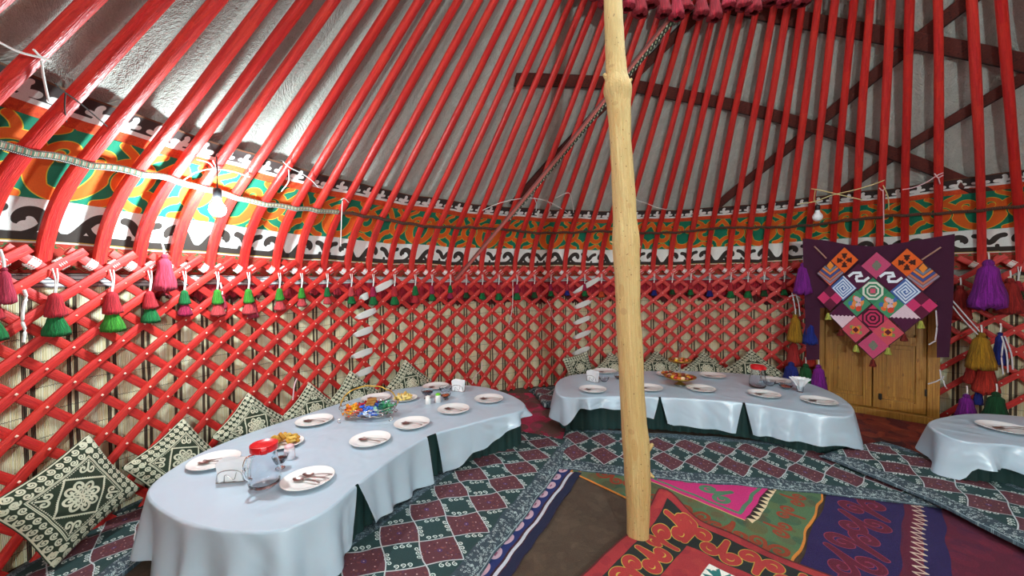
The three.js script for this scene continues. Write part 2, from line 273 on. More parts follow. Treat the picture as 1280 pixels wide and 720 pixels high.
const redBandTex = paint(512, 256, (x, w, h) => {
  x.fillStyle = '#b23a2c'; x.fillRect(0, 0, w, h); const p = [];
  for (let k = 0; k < 4; k++) for (let j = 0; j < 3; j++) { const cx = (k + (j % 2) * 0.5 + 0.25) * w / 4, cy = (j + 0.5) * h / 3; p.push([7, (x) => { x.moveTo(cx - w / 8, cy + h / 9); x.quadraticCurveTo(cx, cy - h / 6, cx + w / 8, cy + h / 9); }]); }
  wrapDraw(x, w, () => tendrils(x, p, [['#7c1c1c', 6], ['#cf8a58', -3]]));
  wrapDraw(x, w, () => { for (let k = 0; k < 4; k++) for (let j = 0; j < 3; j++) { const cx = (k + (j % 2) * 0.5 + 0.25) * w / 4, cy = (j + 0.55) * h / 3; x.fillStyle = '#2f6b3c'; for (const [a, b] of [[0, 0], [-14, 8], [14, 8], [0, -14]]) { x.beginPath(); x.ellipse(cx + a, cy + b, 11, 6, 0, 0, 7); x.fill(); } } });
  x.fillStyle = '#d9d5cb'; x.fillRect(0, 0, w, 22); x.fillStyle = '#c9a83a'; x.fillRect(0, 0, w, 8);
  grain(x, w, h, 0.25, 45);
});
const orangeTex = paint(256, 64, (x, w, h) => { x.fillStyle = '#dd4a1e'; x.fillRect(0, 0, w, h); speckle(x, w, h, 90, ['rgba(190,40,20,.3)', 'rgba(240,100,40,.3)'], 2, 9, 46); grain(x, w, h, 0.22, 47); });
const cloth = (t, u, v, o = {}) => std({ map: sized(t, u, v), bumpMap: sized(fuzz, 0.12, 0.12), bumpScale: 0.002, roughness: 0.95, ...o });
{
  const f = thing('felt_frieze', 'orange, green, black and white embroidered felt frieze running round above the lattice', 'felt band', PO(0, R, 0));
  const o = f.position, bands = [['red_flower_band', 0.085, 0.255, redBandTex, 0.36], ['hook_band', 0.252, 0.475, hookTex, 0.68], ['scroll_band', 0.473, 0.905, scrollTex, 0.92], ['orange_stripe', 0.90, 0.97, orangeTex, 0.3], ['upper_border', 0.965, 1.10, borderTex, 0.29]];
  bands.forEach(([name, s0, s1, tex, period], b) => {
    const nu = 420, nv = 6, g = grid(nu, nv, (i, j) => {
      const a = -Math.PI + i / nu * 2 * Math.PI, t = j / nv, step = a > 26.8 * D2R ? 0.03 : 0, left = 0.03 * smooth(-40, -75, a / D2R), wv = 0.012 * noise2(a * 6, 2.5);
      const [r, y] = onAxis(lerp(s0, s1, t) + step + left + wv, 0.046 + 0.004 * noise2(a * 25, s0 * 5 + t * 0.5) + (b % 2) * 0.002); return PO(a, r, y).sub(o);
    }, (i, j) => [(-Math.PI + i / nu * 2 * Math.PI) * R, j / nv]);
    mesh(name, g, cloth(tex, period, 1), f);
  });
}
{ // white woven band and red fringe behind the lattice top
  const t = paint(256, 128, (x, w, h) => { x.fillStyle = '#d8d5d4'; x.fillRect(0, 0, w, h); for (const y of [0.06, 0.36, 0.64, 0.92]) { x.fillStyle = '#5d5560'; x.fillRect(0, h * y, w, h * 0.07); } grain(x, w, h, 0.2, 48); });
  const nu = 300, a0 = -125 * D2R, a1 = 34.6 * D2R;
  tag(mesh('white_girth_band', grid(nu, 2, (i, j) => { const a = lerp(a0, a1, i / nu); return PO(a, 4.0 + 0.004 * noise2(a * 30, 1), 1.445 + 0.07 * j / 2 + 0.006 * noise2(a * 8, 9)); }, (i, j) => [lerp(a0, a1, i / nu) * R, j / 2]), cloth(t, 0.3, 1)), 'white striped girth band stretched behind the lattice tips', 'band');
  const ft = paint(512, 256, (x, w, h) => { x.fillStyle = '#b02030'; x.fillRect(0, 0, w, h); const q = rng(50); for (let i = 0; i < 700; i++) { x.fillStyle = ['rgba(120,10,24,.4)', 'rgba(205,50,60,.4)', 'rgba(190,40,90,.3)', 'rgba(90,14,20,.35)'][i % 4]; x.fillRect(q() * w, q() * h, 2 + q() * 5, 20 + q() * 90); } x.fillStyle = 'rgba(74,26,22,.85)'; x.fillRect(0, h * 0.74, w, h * 0.26); grain(x, w, h, 0.2, 51); });
  const nf = 900; const g = grid(nf, 6, (i, j) => { const a = lerp(-72 * D2R, 34.6 * D2R, i / nf), t = j / 6, q = noise2(a * 60, 3), sw = 0.05 * Math.sin(a * 42) + 0.03 * noise2(a * 13, 5); return PO(a, 4.006 - 0.012 * t + 0.010 * Math.sin(a * 900 + 3 * q) * t, 1.452 - t * (lerp(0.135, 0.27, smooth(-58, -40, a / D2R)) + sw * 0.7 + 0.03 * q)); }, (i, j) => [lerp(-72 * D2R, 34.6 * D2R, i / nf) * R, 1 - j / 6]);
  tag(mesh('red_fringe', g, cloth(ft, 0.5, 1)), 'dark red woollen fringe hanging behind the upper lattice', 'fringe');
}

// ---------------------------------------------------------------- roof poles
const poleGeos = Array.from({ length: 7 }, (_, v) => {
  const st = [], q = rng(60 + v), b1 = (q() - 0.5) * 0.05, b2 = (q() - 0.5) * 0.03, n = 26;
  for (let i = 0; i <= n; i++) {
    const s = i < 13 ? lerp(0.10, 0.80, i / 13) : lerp(0.80, SMAX + 0.04, (i - 13) / (n - 13)), [r, y] = onAxis(Math.min(s, SMAX), 0), ex = Math.max(0, s - SMAX), t = s / SMAX;
    const side = b1 * Math.sin(t * Math.PI) * t + b2 * Math.sin(t * 7 + v) * t * (1 - t), e = 0.01; const [r2, y2] = onAxis(Math.min(s + e, SMAX), 0), [r1, y1] = onAxis(Math.min(s + e, SMAX) - 2 * e, 0);
    const d = V(0, y2 - y1, -(r2 - r1)).normalize();
    const p = V(side, y - TOP + ex * 0.635, -(r - R) + ex * 0.772), w = 0.060 + 0.003 * Math.sin(v + t * 9) - 0.010 * smooth(0.5, 1, t), h = lerp(0.038, 0.052, smooth(0.2, 0.4, t)) - 0.008 * smooth(0.5, 1, t);
    st.push({ p, x: V(1, 0, 0), y: V().crossVectors(V(1, 0, 0), d).normalize(), w, h });
  }
  return sweep(st, (t) => ROUND(12, lerp(7, 2.3, smooth(0.35, 0.6, t))), { crease: 0.7 });
});
const tieGeo = (() => { const l = []; for (const s of [-1, 1]) for (let k = 0; k < 4; k++) { const d = 0.046 + k * 0.0105; l.push(moved(new THREE.TorusGeometry(0.0275, 0.0058, 5, 14).rotateY(Math.PI / 2).scale(1, 1, 0.62).rotateZ(s * 0.641), s * d * 0.801, -0.02 + d * 0.598, s > 0 ? 0.060 : 0.042)); } return merged(l); })();
for (const g of [tieGeo]) { g.computeVertexNormals(); }
const cordWhite = std({ color: '#d9d2cd', roughness: 0.9 });
const poleMats = [redWood, std({ map: sized(redTex, 0.5, 1.2), color: '#f4dcdc', bumpMap: redWood.bumpMap, bumpScale: 0.0018, roughness: 0.38 }), std({ map: sized(redTex, 0.41, 0.7), color: '#fff0ea', bumpMap: redWood.bumpMap, bumpScale: 0.0018, roughness: 0.46 })];
const ORD = ['zeroth', 'first', 'second', 'third', 'fourth', 'fifth', 'sixth', 'seventh', 'eighth', 'ninth', 'tenth', 'eleventh', 'twelfth', 'thirteenth', 'fourteenth', 'fifteenth', 'sixteenth', 'seventeenth', 'eighteenth', 'nineteenth', 'twentieth', ...['first', 'second', 'third', 'fourth', 'fifth', 'sixth', 'seventh', 'eighth', 'ninth'].map((w) => 'twenty-' + w)];
function placeOf(k) {                                                // counted from things one can find
  const refs = [[4, 'the lit bulb', 'behind the lit bulb'], [14, 'the slanting rope\'s foot', 'at the slanting rope\'s foot'], [35, 'the unlit bulb', 'behind the unlit bulb']]; let b = refs[0]; for (const r of refs) if (Math.abs(k - r[0]) < Math.abs(k - b[0])) b = r;
  if (k === b[0]) return b[2]; const n = Math.abs(k - b[0]); return `${ORD[n]} from ${b[1]} on the side ${k > b[0] ? (b[0] === 35 ? 'of the small table' : 'toward the door') : (b[0] === 4 ? 'away from the door' : 'toward the curved table')}`;
}
POLE_A.forEach((a, i) => {
  if (i < 1) return;
  const p = thing('roof_pole', `red roof pole ${placeOf(i + KFIRST)}`, 'roof pole', null, 0, 'red roof poles round the tent');
  onWall(p, a, R, TOP); mesh('pole', poleGeos[(i * 5) % 7], poleMats[(i * 7) % 3], p);
  const t = mesh('cord_binding', tieGeo, cordWhite, p, 'white cord lashing at the pole foot');
});

// ---------------------------------------------------------------- lattice wall: every lath its own piece
const LTOP = 1.645, lathCache = new Map();                           // laths run flatter near their tips and steeper below
const lathRun = (d) => 1.34 * d - 0.175 * d * Math.abs(d), lathDrop = (u) => { let lo = -0.4, hi = 1.7; for (let i = 0; i < 40; i++) { const m = (lo + hi) / 2; if (lathRun(m) < u) lo = m; else hi = m; } return lo; };
function lathGeo(dir, h0, h1) {
  const key = [dir, h0.toFixed(2), h1.toFixed(2)].join(); if (lathCache.has(key)) return lathCache.get(key);
  const st = [], n = Math.max(2, Math.round((h1 - h0) / 0.17)), rr = dir > 0 ? R - 0.062 : R - 0.040;
  for (let i = 0; i <= n; i++) {
    const y = lerp(h0, h1, i / n), at = (yy) => { const a = -dir * lathRun(TOP - 0.02 - yy) / R, r = rr + 0.006 * Math.sin(yy * 3); return V(r * Math.sin(a), yy, -r * Math.cos(a)); };
    const p = at(y), d = at(y + 0.02).sub(at(y - 0.02)).normalize(), rad = V(p.x, 0, p.z).normalize(), x = V().crossVectors(d, rad).normalize();
    st.push({ p, x, y: rad, w: 0.046, h: 0.020 });
  }
  const g = sweep(st, RECT(0.22), { crease: 0.5 }); lathCache.set(key, g); return g;
}
const studMat = std({ color: '#e9c9b4', roughness: 0.6 }), studGeo = new THREE.OctahedronGeometry(0.0085, 0);
function latticePanel(k0, k1, label, aMin, aMax) {                   // laths whose tips stand at poles k0..k1, cut at the door posts
  const am = (poleAt(k0) + poleAt(k1)) / 2, P = thing('lattice_wall', label, 'lattice wall', PO(am, R, 0), -am), studs = [];
  for (const dir of [-1, 1]) for (let k = k0; k <= k1; k++) {
    const a = poleAt(k); let h0 = 0.02, h1 = LTOP; const aH = (h) => a - dir * lathRun(TOP - 0.02 - h) / R, hA = (x) => TOP - 0.02 - lathDrop(-(x - a) * R * dir);
    if (aMin !== undefined && Math.min(aH(h0), aH(h1)) < aMin) { if (dir > 0) h0 = Math.max(h0, hA(aMin)); else h1 = Math.min(h1, hA(aMin)); }
    if (aMax !== undefined && Math.max(aH(h0), aH(h1)) > aMax) { if (dir > 0) h1 = Math.min(h1, hA(aMax)); else h0 = Math.max(h0, hA(aMax)); }
    if (h1 - h0 < 0.12) continue;
    const m = mesh('lath', lathGeo(dir, h0, h1), (k * 3 + dir) % 4 ? (dir > 0 ? redLath : redLathB) : redLathB, P); m.position.set(0, 0, R); m.rotation.y = am - a;
    if (dir > 0) for (let j = 0; j < 16; j++) {                      // crossing with the back lath j places along
      const ob = poleAt(k - j), half = (a - ob) / 2, h = TOP - 0.02 - lathDrop(half * R), ac = (a + ob) / 2; if (h < h0 + 0.02 || h > h1) continue;
      studs.push(moved(studGeo.clone(), (R - 0.074) * Math.sin(ac - am), h, R - (R - 0.074) * Math.cos(ac - am)));
    }
  }
  const s = mesh('leather_stud', merged(studs), studMat, P); s.userData.kind = 'stuff';
  return P;
}
const DOOR_L = 34.9 * D2R, DOOR_R = 49.1 * D2R;
latticePanel(-14, 9, 'red lattice wall panel by the lit bulb and the row of wall pillows');
latticePanel(10, 22, 'red lattice wall panel standing between the two white lashings');
latticePanel(23, 45, 'red lattice wall panel between a white lashing and the wooden door', undefined, DOOR_L);
latticePanel(36, 68, 'red lattice wall panel beyond the wooden door behind bright tassels', DOOR_R);

// ---------------------------------------------------------------- woven rope round the pole bends, straps on the roof, crown
const braidTex = paint(256, 128, (x, w, h) => {
  x.fillStyle = '#5a6a58'; x.fillRect(0, 0, w, h); const q = rng(70);
  for (let i = 0; i < 16; i++) { x.fillStyle = ['#8d9a84', '#b06a58', '#4c6a50', '#c4a890'][i % 4]; x.beginPath(); x.moveTo(i * 16, h * 0.28); x.lineTo(i * 16 + 12, h * 0.28); x.lineTo(i * 16 + 24, h * 0.72); x.lineTo(i * 16 + 12, h * 0.72); x.fill(); }
  for (const y of [0, 0.76]) { x.fillStyle = '#1a1a1c'; x.fillRect(0, h * y, w, h * 0.24); for (let i = 0; i < 16; i++) { x.fillStyle = '#e4e2da'; x.fillRect(i * 16 + 3, h * (y + 0.06), 9, h * 0.12); } }
  grain(x, w, h, 0.2, 71);
});
const brownBraidTex = paint(256, 128, (x, w, h) => { x.fillStyle = '#4a2a22'; x.fillRect(0, 0, w, h); for (let i = 0; i < 32; i++) { x.fillStyle = ['#3a1f1a', '#5d3a2c', '#6a4a38'][i % 3]; x.beginPath(); x.moveTo(i * 8, 0); x.lineTo(i * 8 + 6, 0); x.lineTo(i * 8 + 26, h); x.lineTo(i * 8 + 20, h); x.fill(); } grain(x, w, h, 0.2, 72); });
{
  const build = (k0, k1, tex, label, w) => {
    const st = []; for (let k = k0; k < k1; k++) for (let j = 0; j < 6; j++) {
      const t = k + j / 6, a = lerp(poleAt(k), poleAt(k + 1), j / 6), off = -0.036 + 0.014 * Math.abs(Math.sin(t * Math.PI)), s = 0.80 + 0.022 * Math.sin(t * 0.9) + 0.010 * noise2(t * 0.7, 4), [r, y] = onAxis(s, off); const p = PO(a, r, y), q = PO(a + 0.005, r, y);
      const d = q.clone().sub(p).normalize(), rad = V(Math.sin(a) * 0.72, 0.69, -Math.cos(a) * 0.72).normalize(), x = V().crossVectors(d, rad).normalize(); st.push({ p, x, y: rad, w: w, h: 0.016 });
    }
    return tag(mesh('woven_strap', sweep(st, RECT(0.4), { swap: true }), std({ map: sized(tex, 0.10, 0.054), roughness: 0.9, bumpMap: sized(weave, 0.03, 0.03), bumpScale: 0.002 })), label, 'strap');
  };
  build(-8, 8, braidTex, 'black and white woven strap laced round the pole bends above the lit bulb', 0.040);
  build(8, 44, brownBraidTex, 'dark brown twisted rope laced round the pole bends above the green scrolls', 0.030);
}
const strapTex = paint(256, 256, (x, w, h) => { x.fillStyle = '#5a241c'; x.fillRect(0, 0, w, h); const q = rng(75); for (let i = 0; i < 260; i++) { x.fillStyle = ['rgba(50,16,14,.4)', 'rgba(130,60,40,.3)', 'rgba(84,34,26,.4)'][i % 3]; x.fillRect(q() * w, q() * h, 4 + q() * 14, 3 + q() * 8); } x.fillStyle = '#2a1410'; x.fillRect(0, 0, 14, h); x.fillRect(w - 14, 0, 14, h); grain(x, w, h, 0.25, 76); });
const strapMat = std({ map: sized(strapTex, 0.21, 0.3), roughness: 0.9, bumpMap: sized(weave, 0.04, 0.04), bumpScale: 0.001 });
const coneNormal = (p) => { const x = p.x - CX, z = p.z + CZ, l = Math.hypot(x, z); return V(x / l * 0.635, 0.772, z / l * 0.635); };
function roofStrap(pts, w, label, off = 0.050) {
  const c = curve(pts.map(([x, y]) => cone(x, y, off)), 40), fr = c.map((p, i) => {                                     // re-seat every point on the slope
    const r = Math.hypot(p.x - CX, p.z + CZ); p.y = KNEE_H + (KNEE_R - r) * SLOPE + off * 1.295;
    const d = c[Math.min(40, i + 1)].clone().sub(c[Math.max(0, i - 1)]).normalize(), n = coneNormal(p); return { p, x: V().crossVectors(d, n).normalize(), y: n, w, h: 0.005 };
  });
  return tag(mesh('roof_strap', sweep(fr, RECT(0.1)), strapMat), label, 'strap');
}
roofStrap([[644, 100], [700, 101], [760, 104], [850, 119], [930, 135], [1010, 157], [1110, 190], [1190, 222], [1250, 251]], 0.115, 'long dark brown roof strap whose blunt end shows behind the roof poles');
roofStrap([[896, 258], [1010, 165], [1120, 72], [1222, -8], [1310, -70]], 0.105, 'dark brown strap slanting steeply behind roof poles toward the frieze', 0.056);
roofStrap([[1036, 252], [1125, 190], [1215, 136], [1300, 86]], 0.095, 'short dark brown strap slanting behind the poles above the door hanging', 0.056);
roofStrap([[880, 4], [985, 22], [1090, 42], [1180, 58], [1300, 84]], 0.12, 'dark brown roof strap running close below the red crown tassels');
roofStrap([[905, -12], [820, 68], [740, 148], [690, 200], [640, 256]], 0.095, 'dark brown strap behind the poles along the slanting braided rope', 0.056);

// ---------------------------------------------------------------- bulbs
const blackPlastic = std({ color: '#161418', roughness: 0.5 });
function bulbGeo() { return lathe([[0.0, -0.125], [0.02, -0.122], [0.038, -0.108], [0.047, -0.085], [0.044, -0.062], [0.030, -0.040], [0.020, -0.022], [0.0195, -0.002]], 24); }
{
  const d = ray(272, 262); let t = 2.0; while (Math.hypot(d[0] * t - CX, d[2] * t - CZ) < 3.44) t += 0.005;
  const p = W(d[0] * t, EYE + d[1] * t + 0.08, d[2] * t);
  const b = thing('light_bulb', 'glowing white light bulb hanging from the woven strap', 'light bulb', p);
  mesh('globe', bulbGeo(), new THREE.MeshStandardMaterial({ color: '#ffffff', emissive: '#f4fbff', emissiveIntensity: 14, roughness: 0.4 }), b);
  mesh('socket', lathe([[0, 0.055], [0.019, 0.055], [0.024, 0.04], [0.024, -0.008], [0.0, -0.008]], 20), blackPlastic, b);
  const top = V(0, KNEE_H + (KNEE_R - 3.44) * SLOPE - p.y, 0);
  mesh('wire', cordGeo([V(0, 0.05, 0), V(0.006, 0.12, 0.004), top], 0.0035, 10), blackPlastic, b);
  const L = new THREE.PointLight(new THREE.Color().setRGB(0.80, 1.0, 1.05), BULB_CANDELA, 0, 2); L.position.set(0, -0.085, 0); L.castShadow = true; L.shadow.radius = 2.2; L.shadow.mapSize.set(2048, 2048); L.shadow.bias = -0.002; b.add(L); L.name = 'bulb_light';
}
{ // unseen bulb behind the camera, placed to light the far wall and cloth flaps
  const p = PO(-170 * D2R, 3.43, 1.95), b = thing('light_bulb', 'unseen lit bulb behind the viewpoint, placed to light the far wall', 'light bulb', p);
  mesh('globe', bulbGeo(), new THREE.MeshStandardMaterial({ color: '#ffffff', emissive: '#f4fbff', emissiveIntensity: 14, roughness: 0.4 }), b);
  mesh('socket', lathe([[0, 0.055], [0.019, 0.055], [0.024, 0.04], [0.024, -0.008], [0.0, -0.008]], 20), blackPlastic, b);
  mesh('wire', cordGeo([V(0, 0.05, 0), V(0.006, 0.12, 0.004), V(0, KNEE_H + (KNEE_R - 3.43) * SLOPE - p.y, 0)], 0.0035, 10), blackPlastic, b);
  const L = new THREE.PointLight(new THREE.Color().setRGB(0.80, 1.0, 1.05), UNSEEN_BULB_CANDELA, 0, 2); L.position.set(0, -0.085, 0); L.castShadow = true; L.shadow.radius = 2.2; L.shadow.mapSize.set(2048, 2048); L.shadow.bias = -0.002; b.add(L); L.name = 'unseen_rear_bulb_light';
}

// ---------------------------------------------------------------- rugs and sitting mats on the floor
function curl(x, cx, cy, r, a, dir, turns = 1.35) { for (let i = 0; i <= 22; i++) { const t = i / 22, rr = r * (1 - 0.82 * t), an = a + dir * t * turns * 2 * Math.PI; const px = cx + Math.cos(an) * rr, py = cy + Math.sin(an) * rr; if (i) x.lineTo(px, py); else x.moveTo(px, py); } }
const matTex = paint(1024, 1408, (x, w, h) => {                      // 0.48 m along, 0.70 m across
  const L = w / 2, mx = 1 / 0.70 * h, C = h / 2, q = rng(80);
  x.fillStyle = '#34424c'; x.fillRect(0, 0, w, h);
  for (let i = 0; i < 620; i++) { x.strokeStyle = ['#8a9aa0', '#aebcba', '#5d7480', '#24343e'][i % 4]; x.lineWidth = 5; x.beginPath(); const top = i % 2, cy = top ? q() * h * 0.13 : h - q() * h * 0.13; curl(x, q() * w, cy, 9 + q() * 11, q() * 6.3, q() < 0.5 ? 1 : -1, 1); x.stroke(); }
  const y0 = C - 0.255 * mx, y1 = C + 0.255 * mx; x.fillStyle = '#1c3a3a'; x.fillRect(0, y0, w, y1 - y0);
  x.save(); x.beginPath(); x.rect(0, y0 - 4, w, y1 - y0 + 8); x.clip();
  const dia = (cx, cy, a, b) => { x.beginPath(); x.moveTo(cx - a, cy); x.quadraticCurveTo(cx - a * 0.42, cy - b * 0.42, cx, cy - b); x.quadraticCurveTo(cx + a * 0.58, cy - b * 0.58, cx + a, cy); x.quadraticCurveTo(cx + a * 0.42, cy + b * 0.42, cx, cy + b); x.quadraticCurveTo(cx - a * 0.58, cy + b * 0.58, cx - a, cy); x.closePath(); };
  const a = L / 2, b = 0.1275 * mx;
  for (let i = -1; i <= 2; i++) for (const k of [-1, 1]) {
    const cx = i * L + L / 2, cy = C + k * b; dia(cx, cy, a, b); x.fillStyle = '#5a2c34'; x.fill(); x.save(); x.clip();
    for (let n = 0; n < 150; n++) { x.fillStyle = ['rgba(120,60,62,.7)', 'rgba(64,26,44,.7)', 'rgba(84,52,92,.5)', 'rgba(150,96,80,.5)'][n % 4]; x.beginPath(); x.arc(cx + (q() - 0.5) * 2 * a, cy + (q() - 0.5) * 2 * b, 4 + q() * 10, 0, 7); x.fill(); }
    x.fillStyle = '#4a3060'; x.beginPath(); x.arc(cx, cy, 26, 0, 7); x.fill();
    for (const [u, v] of [[-0.3, -0.3], [0.3, 0.3], [-0.3, 0.3], [0.3, -0.3], [0, 0], [0.5, 0], [-0.5, 0], [0, 0.5], [0, -0.5]]) { x.fillStyle = '#c8a8a4'; x.beginPath(); x.arc(cx + u * a, cy + v * b, 7, 0, 7); x.fill(); }
    x.restore();
  }
  for (let i = -1; i <= 2; i++) for (const k of [-1, 0, 1]) {        // curls lining the green diamonds
    const cx = i * L, cy = C + k * 2 * b; x.strokeStyle = '#cdd8d0'; x.lineWidth = 11; x.lineCap = 'round';
    for (const [sx, sy] of [[1, 1], [1, -1], [-1, 1], [-1, -1]]) for (const t of [0.2, 0.42, 0.64]) { const px = cx + sx * a * (1 - t) * 0.78, py = cy + sy * b * t * 0.80; x.beginPath(); curl(x, px, py, 30, Math.atan2(sy, sx), sx * sy, 1.1); x.stroke(); }
  }
  for (let i = -1; i <= 2; i++) for (const k of [-1, 1]) { dia(i * L + L / 2, C + k * b, a, b); x.strokeStyle = '#b9bfc0'; x.lineWidth = 13; x.stroke(); }
  x.restore();
  x.strokeStyle = '#93a2a6'; x.lineWidth = 8; for (const y of [8, h - 8]) { x.beginPath(); x.moveTo(0, y); x.lineTo(w, y); x.stroke(); }
  grain(x, w, h, 0.2, 81);
});
const matMat = std({ map: sized(matTex, 0.48, 1), bumpMap: sized(weave, 0.02, 0.03), bumpScale: 0.0008, roughness: 0.8 });
const matEdge = std({ color: '#39424c', roughness: 0.9, bumpMap: sized(fuzz, 0.1, 0.1), bumpScale: 0.002 });
function sittingMat(pts, width, label, lift = 0, th = 0.045, mat = matMat) {
  const path = curve(pts.map(([x, z]) => W(x, 0, z)), 60), nj = 16; let run = 0; const acc = path.map((p, i) => (i ? (run += p.distanceTo(path[i - 1])) : 0));
  const g = grid(60, nj, (i, j) => {
    const d = path[Math.min(60, i + 1)].clone().sub(path[Math.max(0, i - 1)]).normalize(), side = V(-d.z, 0, d.x), t = clamp((j - 1) / (nj - 2), 0, 1) * 2 - 1, p = path[i].clone();
    const rim = Math.abs(t) > 0.86 ? 0.010 * Math.cos((Math.abs(t) - 0.93) / 0.07 * Math.PI / 2) : 0; p.addScaledVector(side, t * width / 2 + 0.010 * noise2(acc[i] * 3, t * 2));
    const end = Math.min(i, 60 - i) < 1 ? 0.25 : 1; p.y = (j === 0 || j === nj) ? 0.002 + lift : lift + th * end * (1 - 0.5 * Math.abs(t) ** 10) + rim * end + 0.006 * noise2(acc[i] * 4, t * 3); return p;
  }, (i, j) => [acc[i], clamp((j - 1) / (nj - 2), 0, 1)]);
  return tag(mesh('sitting_mat', g, mat), label, 'mat');
}
const feltRug = (t, o = {}) => std({ map: t, bumpMap: sized(fuzz, 0.15, 0.15), bumpScale: 0.003, roughness: 0.95, ...o });
function rug(name, o, e1, l1, e2, l2, y, tex, label, lift, n = 40, th = 0.007) {   // a felt sheet: corner o, two unit directions in plan
  const t = tex; t.wrapS = t.wrapT = THREE.ClampToEdgeWrapping;
  const g = grid(n + 2, n + 2, (i, j) => { const u = clamp((i - 1) / n, 0, 1), v = clamp((j - 1) / n, 0, 1), edge = i === 0 || j === 0 || i === n + 2 || j === n + 2; const wob = 0.012 * noise2(u * 4 + 3, v * 4 + o[0]); const px = o[0] + e1[0] * (u * l1 + wob) + e2[0] * v * l2, pz = o[1] + e1[1] * (u * l1 + wob) + e2[1] * v * l2; return W(px, y + (edge ? -th : 0.003 * noise2(px * 5, pz * 5)) + (lift ? lift(u, v) : 0), pz); }, (i, j) => [clamp((i - 1) / n, 0, 1), 1 - clamp((j - 1) / n, 0, 1)]);
  return tag(mesh(name, g, feltRug(t)), label, 'rug');
}
function rams(x, w, h, list, passes) { x.lineCap = 'round'; x.lineJoin = 'round'; for (const [col, extra] of passes) for (const [cx, cy, s, rot, wd] of list) { x.save(); x.translate(cx, cy); x.rotate(rot); x.strokeStyle = col; x.lineWidth = wd * s + extra;
  for (const m of [-1, 1]) { x.beginPath(); x.moveTo(0, s * 0.9); x.bezierCurveTo(m * s * 0.05, s * 0.2, m * s * 0.1, -s * 0.5, m * s * 0.5, -s * 0.5); x.bezierCurveTo(m * s * 0.95, -s * 0.5, m * s * 0.95, s * 0.2, m * s * 0.5, s * 0.15); x.bezierCurveTo(m * s * 0.3, s * 0.1, m * s * 0.36, -s * 0.15, m * s * 0.52, -s * 0.12); x.stroke(); } x.restore(); } }
const DA = [-0.664, 0.748], DB = [0.733, 0.680];                     // the two directions the felts lie along
// green and rust felt with a pink field
rug('felt_rug', [1.33, 1.80], DA, 1.36, DB, 1.05, 0.012, paint(1024, 800, (x, w, h) => {
  x.fillStyle = '#4d6a48'; x.fillRect(0, 0, w, h);
  speckle(x, w, h, 240, ['rgba(40,70,60,.35)', 'rgba(110,96,50,.25)', 'rgba(120,50,30,.2)'], 10, 50, 90);
  const l = []; for (let i = 0; i < 7; i++) l.push([w * (0.09 + i * 0.145), h * 0.145, 80, i % 2 ? 0 : Math.PI, 0.22]); for (let i = 0; i < 4; i++) l.push([w * 0.085, h * (0.36 + i * 0.2), 66, i % 2 ? 1.57 : -1.57, 0.22]);
  rams(x, w, h, l, [['#8d3a20', 0]]);
  x.strokeStyle = '#c87a30'; x.lineWidth = 8; x.strokeRect(4, 4, w - 8, h - 8);
  x.fillStyle = '#c42a70'; x.fillRect(w * 0.20, h * 0.30, w, h); x.save(); x.beginPath(); x.rect(w * 0.20, h * 0.30, w, h); x.clip();
  rams(x, w, h, [[w * 0.36, h * 0.47, 90, 0.5, 0.26], [w * 0.58, h * 0.50, 100, -0.5, 0.26], [w * 0.80, h * 0.46, 100, 0.6, 0.26], [w * 0.45, h * 0.8, 100, 2, 0.26], [w * 0.72, h * 0.82, 110, -2, 0.26]], [['#4d7a5a', 0]]);
  x.strokeStyle = '#4d7a5a'; x.lineWidth = 16; x.strokeRect(w * 0.235, h * 0.345, w, h); x.restore();
  for (let i = 0; i < 14; i++) { x.fillStyle = '#e0c8a0'; x.beginPath(); x.moveTo(w * 0.17, h * 0.30 + i * 42); x.lineTo(w * 0.20, h * 0.30 + i * 42 + 21); x.lineTo(w * 0.17, h * 0.30 + i * 42 + 42); x.fill(); x.fillStyle = '#2c1c18'; x.beginPath(); x.moveTo(w * 0.205, h * 0.30 + i * 42 + 21); x.lineTo(w * 0.172, h * 0.30 + i * 42 + 42); x.lineTo(w * 0.205, h * 0.30 + i * 42 + 63); x.fill(); }
  x.strokeStyle = '#d0a860'; x.lineWidth = 6; x.beginPath(); x.moveTo(w * 0.2, h * 0.298); x.lineTo(w, h * 0.298); x.stroke();
  grain(x, w, h, 0.3, 91);
}), 'green and rust felt rug with a pink field lying beside the wooden post');
